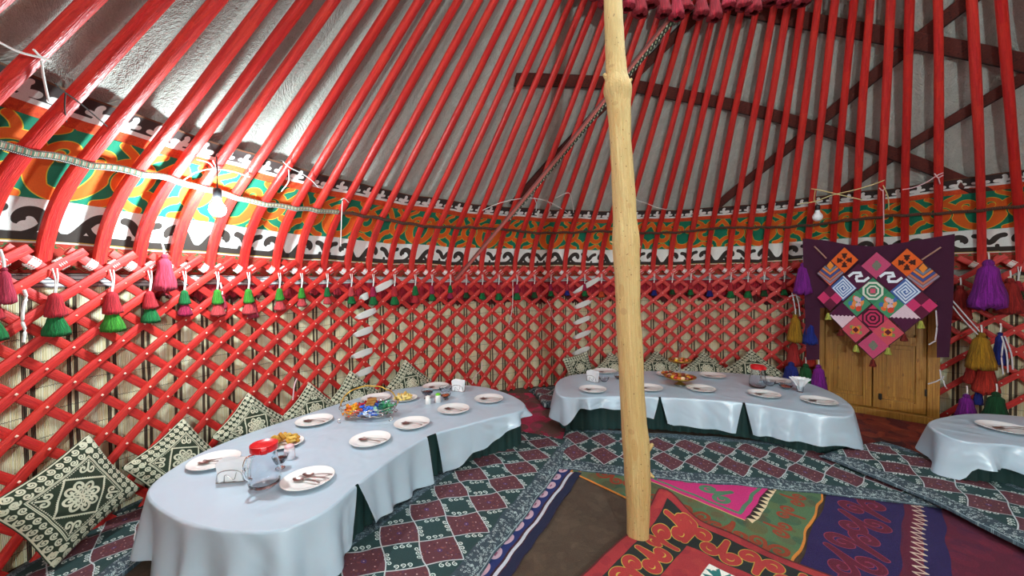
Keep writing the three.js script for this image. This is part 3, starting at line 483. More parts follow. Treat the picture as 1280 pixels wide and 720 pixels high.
// purple and wine felt
rug('felt_rug', [1.345, 1.79], [0.664, -0.748].map((v) => v * 1), 1.75, DB, 1.75, 0.009, paint(1024, 1024, (x, w, h) => {
  x.fillStyle = '#56102a'; x.fillRect(0, 0, w, h); speckle(x, w, h, 500, ['rgba(96,20,50,.35)', 'rgba(60,14,54,.3)', 'rgba(130,34,48,.22)'], 8, 40, 92);
  x.fillStyle = '#231448'; x.fillRect(0, 0, w * 0.20, h); const l = []; for (let i = 0; i < 8; i++) l.push([w * 0.105, h * (0.06 + i * 0.128), 84, i % 2 ? 0.9 : -2.2, 0.23]);
  rams(x, w, h, l, [['#8a3048', 5], ['#5a1028', 0]]);
  x.fillStyle = '#56102a'; x.fillRect(w * 0.205, 0, w * 0.02, h); x.fillStyle = '#231448'; x.fillRect(w * 0.245, 0, w * 0.05, h);
  x.strokeStyle = '#c8b09c'; x.lineWidth = 6; x.beginPath(); for (let i = 0; i < 60; i++) x.lineTo(w * (0.222 + (i % 2) * 0.028), i * h / 59); x.stroke();
  x.strokeStyle = '#231448'; x.lineWidth = 90; x.beginPath(); x.moveTo(w * 0.98, h * 0.45); x.lineTo(w * 0.56, h * 0.45); x.lineTo(w * 0.56, h * 1.2); x.stroke();
  x.strokeStyle = '#b89aa0'; x.lineWidth = 5; x.beginPath(); for (let i = 0; i < 22; i++) x.lineTo(w * (0.98 - i * 0.022), h * (0.41 + (i % 2) * 0.03)); for (let i = 0; i < 28; i++) x.lineTo(w * (0.50 + (i % 2) * 0.025), h * (0.44 + i * 0.022)); x.stroke();
  grain(x, w, h, 0.35, 93);
}), 'wine red and purple felt rug with a zigzag line next to the sitting mats');
// folded red felt in front of the post
rug('felt_rug', [0.915, 2.345], [-0.735, -0.678], 1.1, [0.715, -0.70], 1.1, 0.020, paint(1024, 1024, (x, w, h) => {
  x.fillStyle = '#9c2c30'; x.fillRect(0, 0, w, h); speckle(x, w, h, 240, ['rgba(130,30,40,.4)', 'rgba(170,64,50,.3)'], 8, 36, 94);
  x.fillStyle = '#1c201e'; x.fillRect(w * 0.05, h * 0.07, w, h * 0.17); x.fillRect(w * 0.05, h * 0.07, w * 0.17, h);
  const l = []; for (let i = 0; i < 7; i++) { l.push([w * (0.12 + i * 0.15), h * (i % 2 ? 0.135 : 0.175), 92, i % 2 ? 0 : 3.14, 0.30]); l.push([w * (i % 2 ? 0.155 : 0.115), h * (0.22 + i * 0.15), 92, i % 2 ? 1.57 : -1.57, 0.30]); }
  rams(x, w, h, l, [['#b89a3c', 7], ['#a2302e', 0]]);
  x.fillStyle = '#1d6a68'; x.fillRect(w * 0.27, h * 0.36, w, h); for (let i = 0; i < 20; i++) { x.fillStyle = '#e4e0d4'; x.beginPath(); x.moveTo(w * 0.27 + i * 44, h * 0.36); x.lineTo(w * 0.27 + i * 44 + 22, h * 0.40); x.lineTo(w * 0.27 + i * 44 + 44, h * 0.36); x.fill(); x.beginPath(); x.moveTo(w * 0.27, h * 0.36 + i * 44); x.lineTo(w * 0.31, h * 0.36 + i * 44 + 22); x.lineTo(w * 0.27, h * 0.36 + i * 44 + 44); x.fill(); }
  rams(x, w, h, [[w * 0.5, h * 0.6, 110, 0.8, 0.3], [w * 0.8, h * 0.85, 110, 0.8, 0.3], [w * 0.5, h * 0.9, 90, 0.8, 0.3], [w * 0.85, h * 0.55, 90, 0.8, 0.3]], [['#c89a40', 6], ['#b03a34', 0]]);
  x.fillStyle = '#5a1c1c'; x.fillRect(0, 0, w, 10); x.fillRect(0, 0, 10, h);
  grain(x, w, h, 0.3, 95);
}), 'red felt rug with black and yellow horns, its corner ruffled up at the post', (u, v) => 0.10 * Math.exp(-((u + 0.02) ** 2 + (v - 0.03) ** 2) * 60) + 0.03 * Math.exp(-((v - 0.06) ** 2) * 120) * (1 - u) + 0.016 * Math.sin(u * 9 + v * 5) ** 2 * Math.exp(-2 * (u + v)) + 0.012 * smooth(0.25, 0, u));
// blue bordered carpet under the long mat
{ const t = paint(512, 512, (x, w, h) => {                           // across x, along y
    x.fillStyle = '#3a1420'; x.fillRect(0, 0, w, h); speckle(x, w, h, 300, ['rgba(110,20,40,.5)', 'rgba(20,16,40,.5)', 'rgba(80,30,70,.4)'], 4, 18, 96);
    x.fillStyle = '#1c2c66'; x.fillRect(w * 0.62, 0, w * 0.2, h); for (let i = 0; i < 4; i++) { x.fillStyle = '#c9a6b4'; x.beginPath(); x.ellipse(w * 0.72, h * (i + 0.5) / 4, w * 0.06, h * 0.095, 0, 0, 7); x.fill(); x.fillStyle = '#8a4a66'; x.fillRect(w * 0.71, h * (i + 0.42) / 4, w * 0.02, h * 0.06); }
    x.fillStyle = '#c9ccd6'; x.fillRect(w * 0.845, 0, w * 0.04, h); x.fillStyle = '#171c3c'; x.fillRect(w * 0.90, 0, w * 0.1, h); grain(x, w, h, 0.3, 97); });
  const a = W(-0.62, 0, 0.9), b = W(0.42, 0, 2.84), d = b.clone().sub(a), len = d.length(); d.normalize(); const s = V(-d.z, 0, d.x); if (s.x < 0) s.negate();
  const g = grid(14, 60, (i, j) => { const u = clamp((i - 1) / 12, 0, 1); const p = a.clone().addScaledVector(d, len * j / 60).addScaledVector(s, (u - 0.8) * 0.50 + 0.008 * noise2(j * 0.15, 5)); p.y = (i === 0 || i === 14) ? 0.001 : 0.012 + 0.003 * noise2(u * 3, j * 0.2); return p; }, (i, j) => [clamp((i - 1) / 12, 0, 1), len * j / 60]);
  tag(mesh('bordered_carpet', g, feltRug(sized(t, 1, 0.5))), 'dark carpet with a blue border of pink lozenges under the long mat', 'rug'); }
const reds = (base, marks, seed) => paint(512, 512, (x, w, h) => { x.fillStyle = base; x.fillRect(0, 0, w, h); speckle(x, w, h, 160, marks, 10, 46, seed); const l = []; const q = rng(seed + 1); for (let i = 0; i < 9; i++) l.push([w * (0.17 + (i % 3) * 0.33), h * (0.17 + Math.floor(i / 3) * 0.33), 58, q() * 6, 0.34]); rams(x, w, h, l, [[marks[0], 0]]); grain(x, w, h, 0.35, seed + 2); });
rug('felt_rug', [-0.15, 3.38], [0.06, 1], 1.46, [1, -0.03], 1.1, 0.008, reds('#a02440', ['rgba(90,60,50,.75)', 'rgba(190,40,90,.3)', 'rgba(110,24,40,.4)'], 100), 'pinkish red felt rug in the gap between the two long tables');
rug('felt_rug', [2.75, 3.05], [0.68, 0.73], 1.35, [0.73, -0.68], 1.15, 0.008, reds('#5e1a18', ['rgba(150,60,30,.6)', 'rgba(50,12,14,.5)', 'rgba(120,40,24,.5)'], 110), 'dark red and rust rug in front of the wooden door');
// long quilted mats
sittingMat([[-1.00, 1.05], [-0.65, 1.76], [-0.185, 2.66], [0.21, 3.48]], 0.80, 'long quilted mat of maroon and green lozenges beside the curved table');
sittingMat([[0.42, 3.27], [1.13, 3.10], [1.94, 2.94], [3.0, 2.66]], 0.84, 'quilted lozenge mat in front of the table with the tiered stand', 0.010, 0.022);
sittingMat([[2.76, 3.05], [2.93, 2.5], [2.98, 2.0], [2.9, 1.2]], 0.74, 'quilted lozenge mat in front of the small table by the door tassels', 0.05, 0.04);
sittingMat([[-2.20, 1.62], [-2.24, 2.1], [-2.14, 2.7], [-1.8, 3.35], [-1.3, 3.95]], 0.56, 'quilted lozenge mat under the wall pillows behind the curved table', 0, 0.05);
sittingMat([[0.28, 4.62], [0.9, 4.78], [1.6, 4.86], [2.4, 4.72], [3.0, 4.42]], 0.6, 'quilted lozenge mat along the wall behind the table with the tiered stand', 0.008, 0.05);

// ---------------------------------------------------------------- tables under white cloths
const vinylBump = field(512, 512, (x, y) => 0.5 + 0.3 * loopNoise(x, y, 512, 512, 8, 8, 12) + 0.12 * loopNoise(x, y, 512, 512, 16, 16, 13));
const vinyl = phys({ color: '#b0c1ce', roughness: 0.32, bumpMap: sized(vinylBump, 1.3, 1.3), bumpScale: 0.007, clearcoat: 0.3, clearcoatRoughness: 0.25 });
const skirtMat = std({ color: '#0d3230', roughness: 0.75, bumpMap: sized(fuzz, 0.1, 0.1), bumpScale: 0.001 });
const darkWood = std({ color: '#4a3020', roughness: 0.7 });
const TH = 0.35;
function tableSet(outline, panels, drops, labels, seed) {
  const c = new THREE.CatmullRomCurve3(outline.map(([x, z]) => W(x, 0, z)), true, 'centripetal'), len = c.getLength(), N = Math.round(len / 0.02), P = c.getSpacedPoints(N).slice(0, N);
  let area = 0; for (let i = 0; i < N; i++) { const p = P[i], q = P[(i + 1) % N]; area += p.x * q.z - q.x * p.z; }
  const sgn = area > 0 ? 1 : -1, T = P.map((_, i) => P[(i + 1) % N].clone().sub(P[(i + N - 1) % N]).normalize()), O = T.map((t) => V(t.z, 0, -t.x).multiplyScalar(sgn));
  const turnAt = P.map((_, i) => T[(i + 4) % N].angleTo(T[(i + N - 4) % N]) / 0.16);
  const near = ([x, z]) => { let b = 0, d = 1e9; const w = W(x, 0, z); P.forEach((p, i) => { const e = p.distanceTo(w); if (e < d) { d = e; b = i; } }); return b; };
  const dp = drops.map(([pt, d]) => [near(pt), d]).sort((a, b) => a[0] - b[0]);
  const dropAt = (i) => { i = ((i % N) + N) % N; for (let k = 0; k < dp.length; k++) { const a = dp[k], b = dp[(k + 1) % dp.length], bi = b[0] <= a[0] ? b[0] + N : b[0], ii = i < a[0] ? i + N : i; if (ii >= a[0] && ii <= bi) return lerp(a[1], b[1], smooth(0, 1, (ii - a[0]) / Math.max(1, bi - a[0]))); } return dp[0][1]; };
  const sample = (arr, f) => { const i = Math.floor(f), t = f - i; return arr[((i % N) + N) % N].clone().lerp(arr[(((i + 1) % N) + N) % N], t); };
  const base = V(); P.forEach((p) => base.add(p)); base.divideScalar(N);
  // cloth
  const parts = []; const shape = new THREE.Shape(P.map((p) => new THREE.Vector2(p.x - base.x, -(p.z - base.z)))); const top = new THREE.ShapeGeometry(shape); top.rotateX(-Math.PI / 2); top.translate(0, TH + 0.008, 0); parts.push(top);
  for (const [from, to, ga, gb] of panels) {
    let ia = near(from), ib = near(to); if (sgn < 0) { /* outline order kept */ } if (ib <= ia) ib += N; const n = ib - ia, rows = 16;
    parts.push(grid(n, rows, (i, j) => {
      const t = j < 3 ? 0 : (j - 2) / (rows - 2), e = i / n, f = ia + i + t * (lerp(ga, -gb, smooth(0, 1, e)) * Math.max(0, 1 - Math.min(e, 1 - e) * 5)) / 0.02, p = sample(P, f), o = sample(O, f), k = ((Math.round(f) % N) + N) % N, s = f * 0.02;
      const d = dropAt(Math.round(f)), fold = (0.004 + 0.030 * clamp(turnAt[k], 0, 1)) * Math.sin(s * 2 * Math.PI / 0.23 + 2 * noise2(s * 1.5, seed)) + 0.010 * noise2(s * 3, seed + 2);
      let out, y; if (j < 3) { const q = j / 2 * Math.PI / 2; out = 0.012 * Math.sin(q); y = TH + 0.008 - 0.012 * (1 - Math.cos(q)); } else { out = 0.012 + 0.02 * t + fold * t ** 0.8 + 0.012 * t; y = TH - 0.004 - d * t; }
      p.addScaledVector(o, out).sub(base); p.y = Math.max(0.008, y); return p;
    }, (i, j) => [(ia + i) * 0.02, 5 - j / rows * 0.32]));
  }
  const m = merged(parts), cl = mesh('tablecloth', m, vinyl); cl.position.set(base.x, 0, base.z); tag(cl, labels[1], 'tablecloth');
  // green skirt
  const sk = grid(N, 6, (i, j) => { const k = i % N, s = i * 0.02, t = j / 6, p = P[k].clone().addScaledVector(O[k], -0.035 + 0.012 * (0.4 + 0.6 * t) * Math.sin(s * 2 * Math.PI / 0.075 + 1.5 * noise2(s * 2, seed + 4)) + 0.012 * t * noise2(s * 4, seed + 6)).sub(base); p.y = lerp(TH - 0.012, 0.034, t); return p; }, (i, j) => [i * 0.02, j / 6 * 0.33]);
  const so = mesh('table_skirt', sk, skirtMat); so.position.set(base.x, 0, base.z); tag(so, labels[2], 'table skirt');
  // table
  const tb = thing('low_table', labels[0], 'table', V(base.x, 0, base.z)); const ins = P.map((p, i) => p.clone().addScaledVector(O[i], -0.06).sub(base)); const bs = new THREE.Shape(ins.filter((_, i) => i % 3 === 0).map((p) => new THREE.Vector2(p.x, -p.z))); const bg = new THREE.ExtrudeGeometry(bs, { depth: 0.03, bevelEnabled: false }); bg.rotateX(-Math.PI / 2); bg.translate(0, TH - 0.028, 0); mesh('tabletop', bg, darkWood, tb);
  for (let k = 0; k < 6; k++) { const i = Math.floor((k + 0.5) / 6 * N), p = P[i].clone().addScaledVector(O[i], -0.22).sub(base); const l = mesh('leg', lathe([[0, 0.052], [0.022, 0.052], [0.03, TH - 0.03], [0, TH - 0.03]], 10), darkWood, tb); l.position.set(p.x, 0, p.z); }
}
tableSet([[-1.95, 2.0], [-1.68, 1.80], [-1.34, 1.67], [-1.04, 1.66], [-0.92, 1.78], [-0.86, 2.0], [-0.76, 2.33], [-0.60, 2.66], [-0.26, 2.94], [0.09, 3.22], [0.02, 3.52], [-0.34, 3.90], [-0.86, 3.97], [-1.36, 3.68], [-1.74, 3.1], [-1.97, 2.64], [-2.03, 2.31]],
  [[[-2.03, 2.31], [-0.86, 2.0], 0.0, 0.07], [[-0.855, 2.02], [-0.615, 2.63], 0.09, 0.0], [[-0.55, 2.70], [-2.03, 2.33], 0.05, 0.0]],
  [[[-2.03, 2.31], 0.28], [[-1.34, 1.67], 0.305], [[-0.92, 1.78], 0.29], [[-0.855, 2.02], 0.25], [[-0.62, 2.6], 0.30], [[-0.5, 2.75], 0.29], [[-0.3, 2.91], 0.20], [[0.09, 3.22], 0.05], [[-0.1, 3.7], 0.14], [[-0.86, 3.97], 0.22]],
  ['long curved low table hidden under a white cloth beside the wall pillows', 'white vinyl cloth on the long curved table with the candy basket', 'dark green pleated skirt round the long curved table'], 1);
tableSet([[0.49, 3.53], [0.95, 3.535], [1.41, 3.49], [2.05, 3.31], [2.40, 3.05], [2.60, 2.96], [2.80, 3.08], [3.06, 3.6], [3.03, 4.08], [2.45, 4.40], [1.54, 4.50], [0.66, 4.32], [0.45, 3.9]],
  [[[0.66, 4.32], [1.36, 3.50], 0.0, 0.05], [[1.375, 3.495], [2.03, 3.32], 0.05, 0.06], [[2.05, 3.31], [0.68, 4.33], 0.06, 0.0]],
  [[[0.66, 4.32], 0.20], [[0.45, 3.9], 0.24], [[0.49, 3.53], 0.25], [[0.62, 3.54], 0.09], [[0.95, 3.535], 0.09], [[1.36, 3.50], 0.19], [[1.5, 3.46], 0.235], [[2.0, 3.33], 0.25], [[2.2, 3.2], 0.24], [[2.6, 2.96], 0.22], [[2.80, 3.08], 0.30], [[3.06, 3.6], 0.25]],
  ['low table hidden under a white cloth near the wooden door', 'white vinyl cloth with three hanging flaps on the table holding the tiered stand', 'dark green skirt under the table holding the tiered stand'], 2);
tableSet([[3.00, 2.50], [3.08, 2.76], [3.41, 2.93], [3.80, 2.98], [4.20, 2.75], [4.45, 2.2], [4.3, 1.6], [3.85, 1.4], [3.55, 1.9], [3.28, 2.40]],
  [[[3.28, 2.40], [3.27, 2.41], 0, 0]],
  [[[3.00, 2.50], 0.25], [[3.02, 2.62], 0.26], [[3.08, 2.76], 0.22], [[3.41, 2.93], 0.2], [[4.2, 2.75], 0.2], [[3.85, 1.4], 0.2], [[3.55, 1.9], 0.16], [[3.28, 2.40], 0.15], [[3.12, 2.45], 0.14], [[3.05, 2.46], 0.15]],
  ['small low table under a white cloth beyond the door', 'white vinyl cloth on the small table beside the bright door tassels', 'dark green skirt of the small table beside the bright door tassels'], 3);

// ---------------------------------------------------------------- pillows
const pillowTex = paint(1024, 1024, (x, w, h) => {
  const G = '#24301f', C = '#c9c6ad'; x.fillStyle = G; x.fillRect(0, 0, w, h); x.lineCap = 'round'; x.lineJoin = 'round';
  const tri = (x0, y0, x1, y1, n, s) => { x.fillStyle = C; for (let i = 0; i < n; i++) { const a = i / n, b = (i + 1) / n, m = (a + b) / 2, px = (t) => lerp(x0, x1, t), py = (t) => lerp(y0, y1, t), nx = (y1 - y0), ny = -(x1 - x0), l = Math.hypot(nx, ny); x.beginPath(); x.moveTo(px(a), py(a)); x.lineTo(px(m) + nx / l * s, py(m) + ny / l * s); x.lineTo(px(b), py(b)); x.fill(); } };
  const horn = (cx, cy, s, rot, wd = 0.24) => { x.save(); x.translate(cx, cy); x.rotate(rot); x.strokeStyle = C; x.lineWidth = s * wd; for (const m of [-1, 1]) { x.beginPath(); x.moveTo(0, s); x.lineTo(0, 0.1 * s); x.bezierCurveTo(m * s * 0.1, -s * 0.75, m * s * 1.0, -s * 0.75, m * s * 0.92, -s * 0.02); x.bezierCurveTo(m * s * 0.88, s * 0.42, m * s * 0.38, s * 0.36, m * s * 0.46, -s * 0.02); x.stroke(); } x.restore(); };
  const sp = (cx, cy, r, a, d) => { x.strokeStyle = C; x.lineWidth = r * 0.46; x.beginPath(); curl(x, cx, cy, r * 1.08, a, d, 1.4); x.stroke(); };
  // bands of running spirals on two sides
  for (let i = 0; i < 11; i++) for (const row of [0, 1]) { const p = (i + 0.5) * w / 11, q = 52 + row * 78; sp(p, q, 34, row ? 0 : 3.1, row ? 1 : -1); sp(q, p, 34, row ? 1.6 : -1.6, row ? 1 : -1); sp(p, h - q, 34, row ? 0 : 3.1, row ? -1 : 1); sp(w - q, p, 34, row ? 1.6 : -1.6, row ? -1 : 1); }
  x.fillStyle = G; x.fillRect(w * 0.17, h * 0.17, w * 0.66, h * 0.66); x.strokeStyle = C; x.lineWidth = 10; x.strokeRect(12, 12, w - 24, h - 24);
  for (let k = 0; k < 2; k++) { x.lineWidth = 9; x.strokeRect(w * (0.172 + k * 0.012), h * (0.172 + k * 0.012), w * (0.656 - k * 0.024), h * (0.656 - k * 0.024)); }
  const A = w * 0.2, B = w * 0.8, M = w / 2;
  for (const [x0, y0, x1, y1] of [[A, A, B, A], [B, A, B, B], [B, B, A, B], [A, B, A, A]]) tri(x0, y0, x1, y1, 24, -14);
  for (const [cx, cy, r] of [[w * 0.275, w * 0.275, -Math.PI / 4], [w * 0.725, w * 0.275, Math.PI / 4], [w * 0.725, w * 0.725, Math.PI * 0.75], [w * 0.275, w * 0.725, -Math.PI * 0.75]]) horn(cx, cy, 72, r + Math.PI, 0.30);
  const dm = [[M, A + 8], [B - 8, M], [M, B - 8], [A + 8, M]]; x.lineWidth = 20; x.strokeStyle = C; x.beginPath(); dm.forEach((p, i) => (i ? x.lineTo(...p) : x.moveTo(...p))); x.closePath(); x.stroke();
  dm.forEach((p, i) => { const q = dm[(i + 1) % 4]; tri(p[0], p[1], q[0], q[1], 18, 18); });
  for (let i = 0; i < 4; i++) { const t = i * Math.PI / 2; horn(M + Math.sin(t) * 112, M - Math.cos(t) * 120, 92, t, 0.30); horn(M + Math.sin(t + Math.PI / 4) * 66, M - Math.cos(t + Math.PI / 4) * 66, 52, t + Math.PI / 4, 0.34); }
  grain(x, w, h, 0.22, 121);
});
const pillowFront = std({ map: pillowTex, bumpMap: sized(weave, 0.06, 0.06), bumpScale: 0.001, roughness: 0.9 }), pillowBack = std({ color: '#0f4426', roughness: 0.9, bumpMap: sized(fuzz, 0.2, 0.2), bumpScale: 0.001 });
function pillowSide(sgn, size, thick, seed) {
  const n = 26; return grid(n, n, (i, j) => { const u = i / n * 2 - 1, v = j / n * 2 - 1, k = Math.max(0, (1 - u * u) * (1 - v * v)), pin = 1 - 0.07 * (1 - u * u * v * v) * (Math.abs(u) > Math.abs(v) ? 1 - v * v : 1 - u * u); return V(u * size / 2 * pin, v * size / 2 * pin, sgn * (thick / 2 * k ** 0.42 + 0.008 * k * noise2(u * 2 + seed, v * 2))); }, (i, j) => [i / n, j / n]);
}
function pillow(cx, cy, r, size, roll, lean, label, opt = {}) {
  const [a, H0] = cyl(cx, cy, r), H = opt.H ?? H0; const p = thing('pillow', label, 'pillow', PO(a, r, H), 0, opt.group); p.rotation.order = 'YXZ'; p.rotation.set(-lean * D2R, -a + (opt.turn ?? 0) * D2R, roll * D2R);
  const th = opt.thick ?? 0.13, s = opt.seed ?? cx; mesh('patterned_front', pillowSide(1, size, th, s), pillowFront, p); mesh('green_back', pillowSide(-1, size, th, s), pillowBack, p, 'plain dark green backing');
  return p;
}
pillow(90, 622, 3.76, 0.44, 24, 12, 'large patterned pillow against the lattice beside the cloth\'s rounded end', { thick: 0.14 });
pillow(222, 578, 3.78, 0.40, 26, 20, 'puffy patterned pillow behind the napkin holder on the curved table', { thick: 0.16 });
pillow(316, 546, 3.79, 0.39, 40, 20, 'patterned pillow on the wall behind the plate of fried dough', { H: 0.335 });
pillow(391, 529, 3.79, 0.37, 40, 20, 'patterned pillow leaning between the dough plate and candy basket', { H: 0.31 });
pillow(444, 506, 3.79, 0.39, 44, 20, 'patterned pillow leaning behind the candy basket handle', { H: 0.325 });
pillow(512, 489, 3.79, 0.40, 45, 20, 'patterned pillow leaning behind the far end of the curved table', { H: 0.33 });
pillow(724, 460, 3.72, 0.36, 14, 16, 'patterned pillow upright by the napkins near the wooden post');
pillow(768, 470, 3.62, 0.40, 45, 42, 'patterned pillow partly hidden by the wooden post', { H: 0.275 });
pillow(824, 468, 3.62, 0.42, 45, 42, 'patterned pillow behind the tiered fruit stand', { H: 0.285 });
pillow(883, 471, 3.62, 0.42, 45, 42, 'patterned pillow between the tiered stand and the water jug', { H: 0.285 });
pillow(942, 473, 3.62, 0.47, 45, 42, 'patterned pillow leaning behind the red lidded jug near the door', { H: 0.315 });
{ // folded grey cushion on the red felt
  const p = thing('folded_cushion', 'small grey quilted cushion lying on the red felt between tables', 'cushion', W(0.50, 0.02, 4.52)); p.rotation.y = 0.12; const g = new RoundedBoxGeometry(0.40, 0.07, 0.62, 5, 0.03), q = g.attributes.position, uv = g.attributes.uv; for (let i = 0; i < q.count; i++) uv.setXY(i, q.getX(i), q.getZ(i) / 0.7 + 0.5); moved(g, 0, 0.035, 0); mesh('cover', g, matMat, p); p.rotation.x = 0.0; }

// ---------------------------------------------------------------- wooden post
{
  const tex = paint(512, 2048, (x, w, h) => {
    x.fillStyle = '#c0a068'; x.fillRect(0, 0, w, h); const q = rng(130);
    for (let i = 0; i < 900; i++) { x.fillStyle = ['rgba(190,150,90,.16)', 'rgba(226,200,146,.20)', 'rgba(160,116,62,.12)'][i % 3]; x.fillRect(q() * w, q() * h, 2 + q() * 8, 60 + q() * 420); }
    for (let i = 0; i < 14; i++) { x.fillStyle = ['rgba(150,96,44,.18)', 'rgba(120,76,40,.18)', 'rgba(170,116,54,.22)'][i % 3]; x.beginPath(); x.ellipse(q() * w, q() * h, 5 + q() * 22, 14 + q() * 70, 0, 0, 7); x.fill(); }
    speckle(x, w, h, 160, ['rgba(90,58,30,.55)'], 2, 5, 131); grain(x, w, h, 0.12, 132);
  });
  const bump = field(256, 512, (x, y) => 0.5 + 0.3 * loopNoise(x, y, 256, 512, 50, 6, 21) + 0.2 * loopNoise(x, y, 256, 512, 20, 20, 22));
  const wood = std({ map: sized(tex, 0.42, 1.7), bumpMap: sized(bump, 0.3, 0.8), bumpScale: 0.004, roughness: 0.62 });
  const spec = [[-75, 762.5, 0.088], [0, 766, 0.090], [60, 769, 0.098], [92, 770.5, 0.108], [112, 772, 0.148], [132, 773.5, 0.122], [165, 775, 0.110], [220, 778.5, 0.116], [270, 781, 0.120], [300, 782.5, 0.140], [330, 783.5, 0.134], [380, 785, 0.127], [450, 788.5, 0.132], [520, 792, 0.130], [560, 795.5, 0.142], [600, 797, 0.138], [640, 797.5, 0.122], [668, 797.5, 0.118], [690, 798, 0.114]];
  const [bx, bz] = fl(797.5, 676), g3 = (y) => bz - 0.10 * (1 - y / 676); const base = W(bx, 0, bz);
  const ctr = spec.map(([y, x]) => along(x, y, g3(y))), rad = spec.map((s) => s[2] / 2);
  ctr[ctr.length - 1].y = 0.001; ctr[0].y = 3.72;
  const c = new THREE.CatmullRomCurve3([...ctr].reverse()), rr = [...rad].reverse(), nv = 90, nu = 28;
  const g = grid(nu, nv, (i, j) => { const t = j / nv, p = c.getPoint(t), f = t * (rr.length - 1), k = Math.min(rr.length - 2, Math.floor(f)), r = lerp(rr[k], rr[k + 1], smooth(0, 1, f - k)), th = i / nu * 2 * Math.PI; const lump = 1 + 0.05 * noise3(Math.cos(th) * 1.3, Math.sin(th) * 1.3, p.y * 3) + 0.025 * noise3(Math.cos(th) * 4, Math.sin(th) * 4, p.y * 9); return V(p.x + Math.cos(th) * r * lump, p.y, p.z + Math.sin(th) * r * lump).sub(base); }, (i, j) => [i / nu * 0.42, j / nv * 3.7]);
  const post = thing('wooden_post', 'pale peeled tree trunk post with knots standing among the rugs', 'post', base);
  mesh('trunk', g, wood, post);
  const stub = (px, py, dx, dy, dz, r, len) => { const p = along(px, py, g3(py)).sub(base), d = V(dx, dy, dz).normalize(); mesh('branch_stub', sweep(pathFrames([p.clone().addScaledVector(d, -0.03), p.clone().addScaledVector(d, len * 0.4), p.clone().addScaledVector(d, len)], (k) => 2 * r * (1 - 0.72 * k), (k) => 2 * r * (1 - 0.72 * k), V(0.1, 0.2, 1)), ROUND(8)), wood, post, 'snapped branch stub'); };
  stub(764, 104, -1, 1.1, 0.15, 0.026, 0.062); stub(781, 108, 0.9, 0.9, 0.2, 0.022, 0.05); stub(774, 116, 0.1, 0.4, 1, 0.034, 0.07);
  stub(773, 307, -1, 0.5, 0.1, 0.013, 0.05); stub(774, 289, -0.6, 0.9, 0.1, 0.010, 0.045); stub(792, 316, 1, 1, 0.1, 0.016, 0.05); stub(788, 300, 0.25, 0.1, 1, 0.036, 0.058);
  stub(808, 562, 0.8, 0.9, 0.3, 0.026, 0.05); stub(808, 590, 0.8, -0.5, 0.4, 0.022, 0.045); stub(800, 608, 0.2, -0.1, 1, 0.02, 0.055);
}

// ---------------------------------------------------------------- door
const DA0 = 42.0 * D2R, DRAD = 3.66;
const doorTex = paint(512, 1024, (x, w, h) => { x.fillStyle = '#9c6a20'; x.fillRect(0, 0, w, h); const q = rng(140); for (let i = 0; i < 700; i++) { x.fillStyle = ['rgba(140,90,30,.18)', 'rgba(214,160,74,.20)', 'rgba(110,66,22,.14)'][i % 3]; x.fillRect(q() * w, q() * h, 2 + q() * 7, 80 + q() * 400); } for (let i = 0; i < 8; i++) { x.fillStyle = 'rgba(104,60,20,.5)'; x.beginPath(); x.ellipse(q() * w, q() * h, 8, 18, 0, 0, 7); x.fill(); } grain(x, w, h, 0.12, 141); });
const doorWood = std({ map: sized(doorTex, 0.5, 1.1), roughness: 0.5, bumpMap: sized(redBump, 0.3, 1), bumpScale: 0.001 });
const iron = std({ color: '#3a342e', roughness: 0.55, metalness: 0.7 });
const bxg = (w, h, d, x, y, z, r = 0.004) => moved(new RoundedBoxGeometry(w, h, d, 2, r), x, y, z);
const woodBox = (w, h, d, x, y, z, r) => { const g = bxg(w, h, d, x, y, z, r), p = g.attributes.position; for (let i = 0; i < p.count; i++) g.attributes.uv.setXY(i, p.getX(i) + p.getZ(i), p.getY(i)); return g; };
{
  const d = new THREE.Group(); d.name = 'door_1'; scene.add(d); onWall(d, DA0, DRAD, 0); d.userData.kind = 'structure'; d.userData.label = 'low two leaf wooden door in a plank frame';
  for (const s of [-1, 1]) mesh('door_post', woodBox(0.085, 1.62, 0.11, s * 0.435, 0.81, -0.02), doorWood, d);
  mesh('lintel', woodBox(0.96, 0.09, 0.12, 0, 1.62, -0.02), doorWood, d); mesh('threshold', woodBox(0.96, 0.07, 0.16, 0, 0.035, 0.0), doorWood, d);
  mesh('back_board', woodBox(0.8, 1.5, 0.012, 0, 0.82, -0.045), doorWood, d);
  for (const s of [-1, 1]) {
    const leaf = mesh('door_leaf', merged([woodBox(0.075, 1.49, 0.034, s * 0.352, 0.82, 0), woodBox(0.07, 1.49, 0.034, s * 0.040, 0.82, 0), woodBox(0.245, 0.10, 0.034, s * 0.195, 0.125, 0), woodBox(0.245, 0.09, 0.034, s * 0.195, 0.80, 0), woodBox(0.245, 0.09, 0.034, s * 0.195, 1.52, 0)]), doorWood, d);
    for (const y of [0.462, 1.16]) { mesh('door_panel', woodBox(0.245, 0.58, 0.014, s * 0.195, y, -0.012, 0.003), doorWood, leaf); mesh('raised_field', woodBox(0.175, 0.50, 0.010, s * 0.195, y, -0.001, 0.003), doorWood, leaf); }
    for (const y of [0.30, 1.28]) mesh('hinge', bxg(0.05, 0.07, 0.012, s * 0.402, y, 0.022), iron, d, 'small iron hinge plate');
  }
  mesh('bolt', merged([bxg(0.028, 0.06, 0.014, 0.06, 0.20, 0.024), bxg(0.012, 0.07, 0.012, 0.06, 0.20, 0.034)]), iron, d, 'small iron bolt');
}
